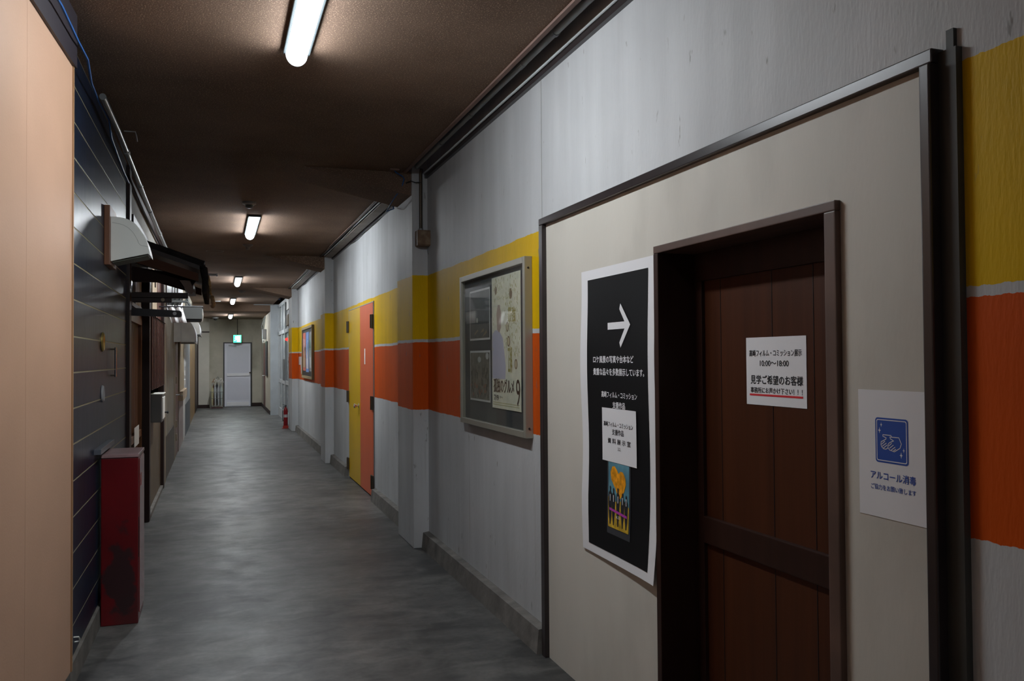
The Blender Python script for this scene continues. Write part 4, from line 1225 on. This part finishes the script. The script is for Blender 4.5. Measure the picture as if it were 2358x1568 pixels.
o = wbox('ceiling_bracket', M_BROWNC, 1.225, 1.295, 6.28, 6.32, 2.868, 2.8795); tag(o, 'small flat bracket on the ceiling where the blue cable starts', 'bracket')

lp = thing('conduit_pipe', (-.545, 8.5, 2.72), 'long metal conduit pipe with couplings high on the left', 'pipe')
MB().tube([(-.555, 4.75, 2.800), (-.55, 5.4, 2.795), (-.55, 7.9, 2.735), (-.55, 13.0, 2.70)], .017, 12).build('pipe', mat('galvanised', (.28, .29, .29), .3, metal=.7), parent=lp, smooth=True)
for y, z in ((5.9, 2.783), (6.9, 2.759), (7.9, 2.735), (9.2, 2.726), (10.4, 2.718)):
    MB().tube([(-.55, y - .03, z), (-.55, y + .03, z)], .0205, 12).build('coupling', M_GREYM, parent=lp)
o = MB().tube([(-.575, 1.0, 2.70), (-.558, 3.0, 2.735), (-.54, 3.44, 2.752), (-.535, 3.80, 2.748), (-.54, 4.10, 2.775), (-.575, 4.5, 2.79), (-.585, 4.85, 2.80), (-.58, 5.25, 2.81), (-.59, 5.45, 2.76), (-.60, 6.2, 2.73), (-.60, 6.6, 2.72)], .0055, 6).build('blue_cable', M_BLUEC, smooth=True)
tag(o, 'blue cable running along the top of the left wall', 'cable')
o = MB().tube([(-.545, 5.68, 2.862), (-.48, 5.68, 2.862), (-.475, 5.70, 2.84), (-.475, 5.75, 2.82)], .004, 6).build('hook_bracket', M_GREYM)
tag(o, 'small wire bracket under the ceiling near the left pipe', 'bracket')

# ------------------------------------------------------------------ ceiling fittings


def detector(loc, label, r=.06):
    t = thing('smoke_detector', loc, label, 'smoke detector')
    MB().lathe([(r, 0), (r, -.018), (r * .75, -.028), (r * .7, -.028)], loc, 24).build('base', M_GREYM, parent=t, smooth=True)
    MB().lathe([(r * .6, -.028), (r * .55, -.05), (r * .3, -.058), (.002, -.058)], loc, 24).build('sensor', mat('detector_dark', (.12, .13, .13), .4), parent=t, smooth=True)
    return t


detector((.272, 8.02, ZC), 'round smoke detector on the ceiling in front of the second light')
t = thing('heat_detector', (.355, 11.0, ZC), 'cone shaped detector on the ceiling just past the second light', 'detector')
MB().lathe([(.065, 0), (.062, -.012), (.028, -.035), (.022, -.06), (.012, -.064), (.002, -.064)], (.355, 11.0, ZC), 20).build('body', mat('detector_brown', (.14, .12, .11), .5), parent=t, smooth=True)
t = thing('heat_detector', (.47, 18.4, ZC), 'distant small detector on the ceiling past the third light', 'detector')
MB().lathe([(.08, 0), (.07, -.02), (.03, -.045), (.002, -.05)], (.47, 18.4, ZC), 20).build('body', mat('detector_brown', (.14, .12, .11), .5), parent=t, smooth=True)
n = 32
b = MB()
cx_, cy_ = -.032, 11.75
for k in range(n):
    a0, a1 = 2 * PI * k / n, 2 * PI * (k + 1) / n
    b.poly([(cx_ + .112 * math.cos(a0), cy_ + .112 * math.sin(a0), ZC - .004), (cx_ + .112 * math.cos(a1), cy_ + .112 * math.sin(a1), ZC - .004), (cx_ + .104 * math.cos(a1), cy_ + .104 * math.sin(a1), ZC - .004), (cx_ + .104 * math.cos(a0), cy_ + .104 * math.sin(a0), ZC - .004)])
o = b.build('ceiling_ring', mat('ring_tan', (.22, .17, .12), .5), solid=.004); tag(o, 'thin tan ring flush on the ceiling left of the second light', 'ceiling ring')
t = thing('exit_bracket', (-.1, 14.5, ZC), 'short pale metal rail hanging from the ceiling past the canopy', 'bracket')
wbox('rail', M_GREYM, -.30, -.02, 14.40, 14.46, 2.80, 2.835, .003, parent=t)
wbox('tip', M_WHITE, -.02, .0, 14.39, 14.47, 2.79, 2.84, .002, parent=t)
MB().tube([(-.15, 14.43, 2.835), (-.15, 14.43, ZC)], .006, 6).build('stem', M_CABLE, parent=t)
o = wbox('ceiling_strip', M_GREYM, -.16, .07, 21.7, 21.76, 2.862, 2.879, .002); tag(o, 'thin grey strip across the ceiling left of the fourth light', 'strip')
o = wbox('ceiling_strip', M_GREYM, .88, 1.36, 22.80, 22.86, 2.855, 2.879, .002); tag(o, 'thin grey strip across the ceiling near the pale pier at right', 'strip')
t = thing('dome_camera', (-.06, 26.4, 2.70), 'small dark dome camera on the ceiling before the end wall', 'camera')
MB().lathe([(.09, 0), (.088, -.03), (.07, -.035)], (-.06, 26.4, 2.70), 24).build('base', M_GREYM, parent=t, smooth=True)
MB().lathe([(.065, -.03), (.06, -.06), (.04, -.085), (.002, -.095)], (-.06, 26.4, 2.70), 24).build('dome', mat('dome_black', (.02, .02, .02), .08, spec=.8), parent=t, smooth=True)

# exit sign
es = thing('exit_sign', (.57, 27.3, 1.97), 'small glowing green and white exit sign hanging over the far door', 'exit sign')
wbox('housing', M_OFFWHITE, .452, .688, 27.22, 27.28, 1.968, 2.205, .006, parent=es)
lpn = wbox('lit_panel', M_EXITG, .457, .683, 27.214, 27.2195, 1.973, 2.200, parent=es)
b = MB()
X0 = .57; Z0e = 2.087
b.box(.555, .655, 27.211, 27.2139, 1.995, 2.178)
b.build('doorway_symbol', M_EXITW, parent=lpn)
b = MB()
k = 12
b.poly([(.525 + .016 * math.cos(2 * PI * i / k), 27.2105, 2.155 + .016 * math.sin(2 * PI * i / k)) for i in range(k)])
for P_, Q_, w_ in (((.53, 2.13), (.54, 2.075), .03), ((.54, 2.08), (.575, 2.055), .018), ((.575, 2.055), (.60, 2.01), .015), ((.54, 2.08), (.51, 2.04), .018), ((.51, 2.04), (.475, 2.03), .014), ((.53, 2.125), (.57, 2.11), .012), ((.53, 2.125), (.495, 2.10), .012)):
    p = Vector(P_); q = Vector(Q_); d = (q - p).normalized(); nn = Vector((-d.y, d.x)) * w_ / 2
    b.poly([(v.x, 27.2105, v.y) for v in (p + nn, q + nn, q - nn, p - nn)])
b.build('running_figure_symbol', M_EXITW, parent=lpn)
MB().tube([(.57, 27.25, 2.205), (.57, 27.25, 2.70)], .008, 8).build('rod', M_INK, parent=es)

# ------------------------------------------------------------------ umbrellas at the end
us = thing('umbrella_stand', (0, 27.2, 0), 'low metal umbrella stand left of the far door', 'umbrella stand')
b = MB()
for x in (-.195, .155):
    for y in (26.75, 27.02):
        b.tube([(x, y, .0), (x, y, .50)], .012, 8)
for z in (.08, .30, .49):
    b.tube([(-.195, 26.75, z), (.155, 26.75, z)], .008, 6); b.tube([(-.195, 27.02, z), (.155, 27.02, z)], .008, 6)
    b.tube([(-.195, 26.75, z), (-.195, 27.02, z)], .008, 6); b.tube([(.155, 26.75, z), (.155, 27.02, z)], .008, 6)
b.build('frame', mat('pale_tube', (.16, .15, .13), .4), parent=us)
wbox('tray', mat('dark_tray', (.06, .02, .02), .5), -.19, .15, 26.76, 27.01, .0, .03, parent=us)


def umbrella(x, y, lean, ztop, m, mh, label, big=.05):
    t = thing('umbrella', (x, y, .04), label, 'umbrella', 'umbrellas in the stand')
    base = Vector((x, y, .04)); top = Vector((x + lean, y, ztop))
    P = lambda s_: base.lerp(top, s_)
    MB().tube([P(0), P(1)], .006, 8).build('shaft', M_GREYM, parent=t)
    b = MB(); n = 14; rings = []
    for s_, r in ((.04, .008), (.20, big * .55), (.45, big * .8), (.66, big), (.74, big * .8), (.80, big * .3), (.84, .012)):
        c = P(s_)
        rings.append([b.bm.verts.new(c + Vector((r * (1 + .22 * math.cos(k * PI)) * math.cos(2 * PI * k / n), r * (1 + .22 * math.cos(k * PI)) * math.sin(2 * PI * k / n), 0))) for k in range(n)])
    for A, B in zip(rings, rings[1:]):
        for k in range(n): b.bm.faces.new([A[k], A[(k + 1) % n], B[(k + 1) % n], B[k]])
    b.bm.faces.new(rings[0]); b.bm.faces.new(list(reversed(rings[-1])))
    b.build('canopy', m, parent=t, smooth=True)
    hp = [top + Vector((0, 0, -.02))] + [top + Vector((.025 - .025 * math.cos(a), 0, .03 * math.sin(a))) for a in [k * PI / 8 for k in range(9)]] + [top + Vector((.05, 0, -.03))]
    MB().tube(hp, .009, 8).build('handle', mh, parent=t, smooth=True)


MH_W = mat('clear_handle', (.62, .63, .62), .3)
umbrella(-.062, 26.83, -.012, .83, ML, MH_W, 'clear vinyl umbrella with white hook in the left half of the stand', .030)
umbrella(.025, 26.83, -.008, .80, ML, MH_W, 'clear vinyl umbrella at the front of the right half of the stand', .030)
umbrella(.108, 26.83, .0, .79, mat('mint_vinyl', (.42, .47, .45), .35), MH_W, 'pale mint umbrella at the right end of the stand', .030)
umbrella(-.145, 26.83, -.004, .78, mat('cream_cloth', (.48, .44, .26), .6), mat('tan_handle', (.32, .16, .06), .4), 'cream yellow umbrella with brown hook at the left of the stand', .030)
umbrella(-.02, 26.95, .0, .90, mat('black_cloth', (.02, .02, .024), .6), mat('grey_handle', (.14, .15, .15), .4), 'black umbrella with the tallest grey hook in the stand', .036)
umbrella(.075, 26.96, .0, .86, mat('grey_cloth2', (.20, .20, .20), .6), MH_W, 'grey umbrella behind the clear ones', .036)
umbrella(-.115, 26.96, .0, .84, mat('brown_cloth', (.11, .05, .025), .6), mat('tan_handle', (.32, .16, .06), .4), 'dark brown umbrella at the back left of the stand', .036)

# ------------------------------------------------------------------ fire extinguisher and fire alarm fittings by the third pilaster
fx, fy = 1.352, 18.42
fe = thing('fire_extinguisher', (fx, fy, 0), 'red fire extinguisher on a red foot stand beyond the third pilaster', 'fire extinguisher')
M_REDB = mat('bright_red', (.25, .008, .012), .28)
cyl = MB().lathe([(.040, .03), (.045, .04), (.045, .36), (.038, .40), (.022, .43), (.018, .45), (.002, .45)], (fx, fy, 0), 22).build('cylinder', M_REDB, parent=fe, smooth=True)
MB().lathe([(.0458, .23), (.0458, .29), (.0455, .29)], (fx, fy, 0), 22).build('label_band', mat('silver_label', (.5, .5, .5), .3), parent=cyl, smooth=True)
b = MB().box(fx - .012, fx + .012, fy - .02, fy + .02, .45, .485); b.tube([(fx + .02, fy, .475), (fx - .06, fy, .50)], .006, 6); b.tube([(fx + .02, fy, .465), (fx - .055, fy, .46)], .006, 6)
b.build('lever', M_INK, parent=fe)
MB().tube([(fx, fy - .02, .46), (fx - .05, fy - .03, .44), (fx - .062, fy - .03, .36), (fx - .06, fy - .02, .20), (fx - .055, fy - .01, .15)], .008, 8).build('hose', M_INK, parent=fe, smooth=True)
b = MB().box(fx - .08, fx + .05, fy - .08, fy + .06, .0, .012, .003); b.box(fx - .06, fx + .05, fy - .07, fy - .06, .012, .06)
b.build('foot_stand', mat('orange_red', (.38, .03, .02), .4), parent=fe)
ra = thing('alarm_lamp', (1.45, 18.45, 1.82), 'glowing red alarm lamp beside the third pilaster', 'alarm lamp')
wbox('base', M_OFFWHITE, 1.40, 1.49, 18.42, 18.52, 1.80, 1.94, .006, parent=ra)
MB().lathe([(.032, 0), (.030, -.03), (.018, -.048), (.002, -.052)], (1.40, 18.47, 1.87), 18, 'x').build('lens', mat('red_glow', (.8, .01, .01), .3, emit=3.5, emit_col=(1, .02, .015)), parent=ra, smooth=True)
o = wbox('alarm_button_box', M_REDB, 1.42, 1.489, 18.42, 18.55, 1.37, 1.50, .008); tag(o, 'small dark red alarm box under the red lamp', 'alarm box')
o = wbox('control_panel', M_WHITE, 1.45, 1.489, 18.62, 19.1, 1.42, 1.84, .004); tag(o, 'white panel on the pale metal door frame beside the alarm lamp', 'panel')
o = wbox('beige_box', M_BEIGE, 1.40, 1.489, 18.40, 18.95, 2.17, 2.40, .006); tag(o, 'beige box high above the red alarm lamp', 'box')
o = wbox('white_plate', M_OFFWHITE, 1.46, 1.489, 18.5, 19.6, 2.55, 2.80, .003); tag(o, 'white plate at the top of the pale metal door', 'panel')
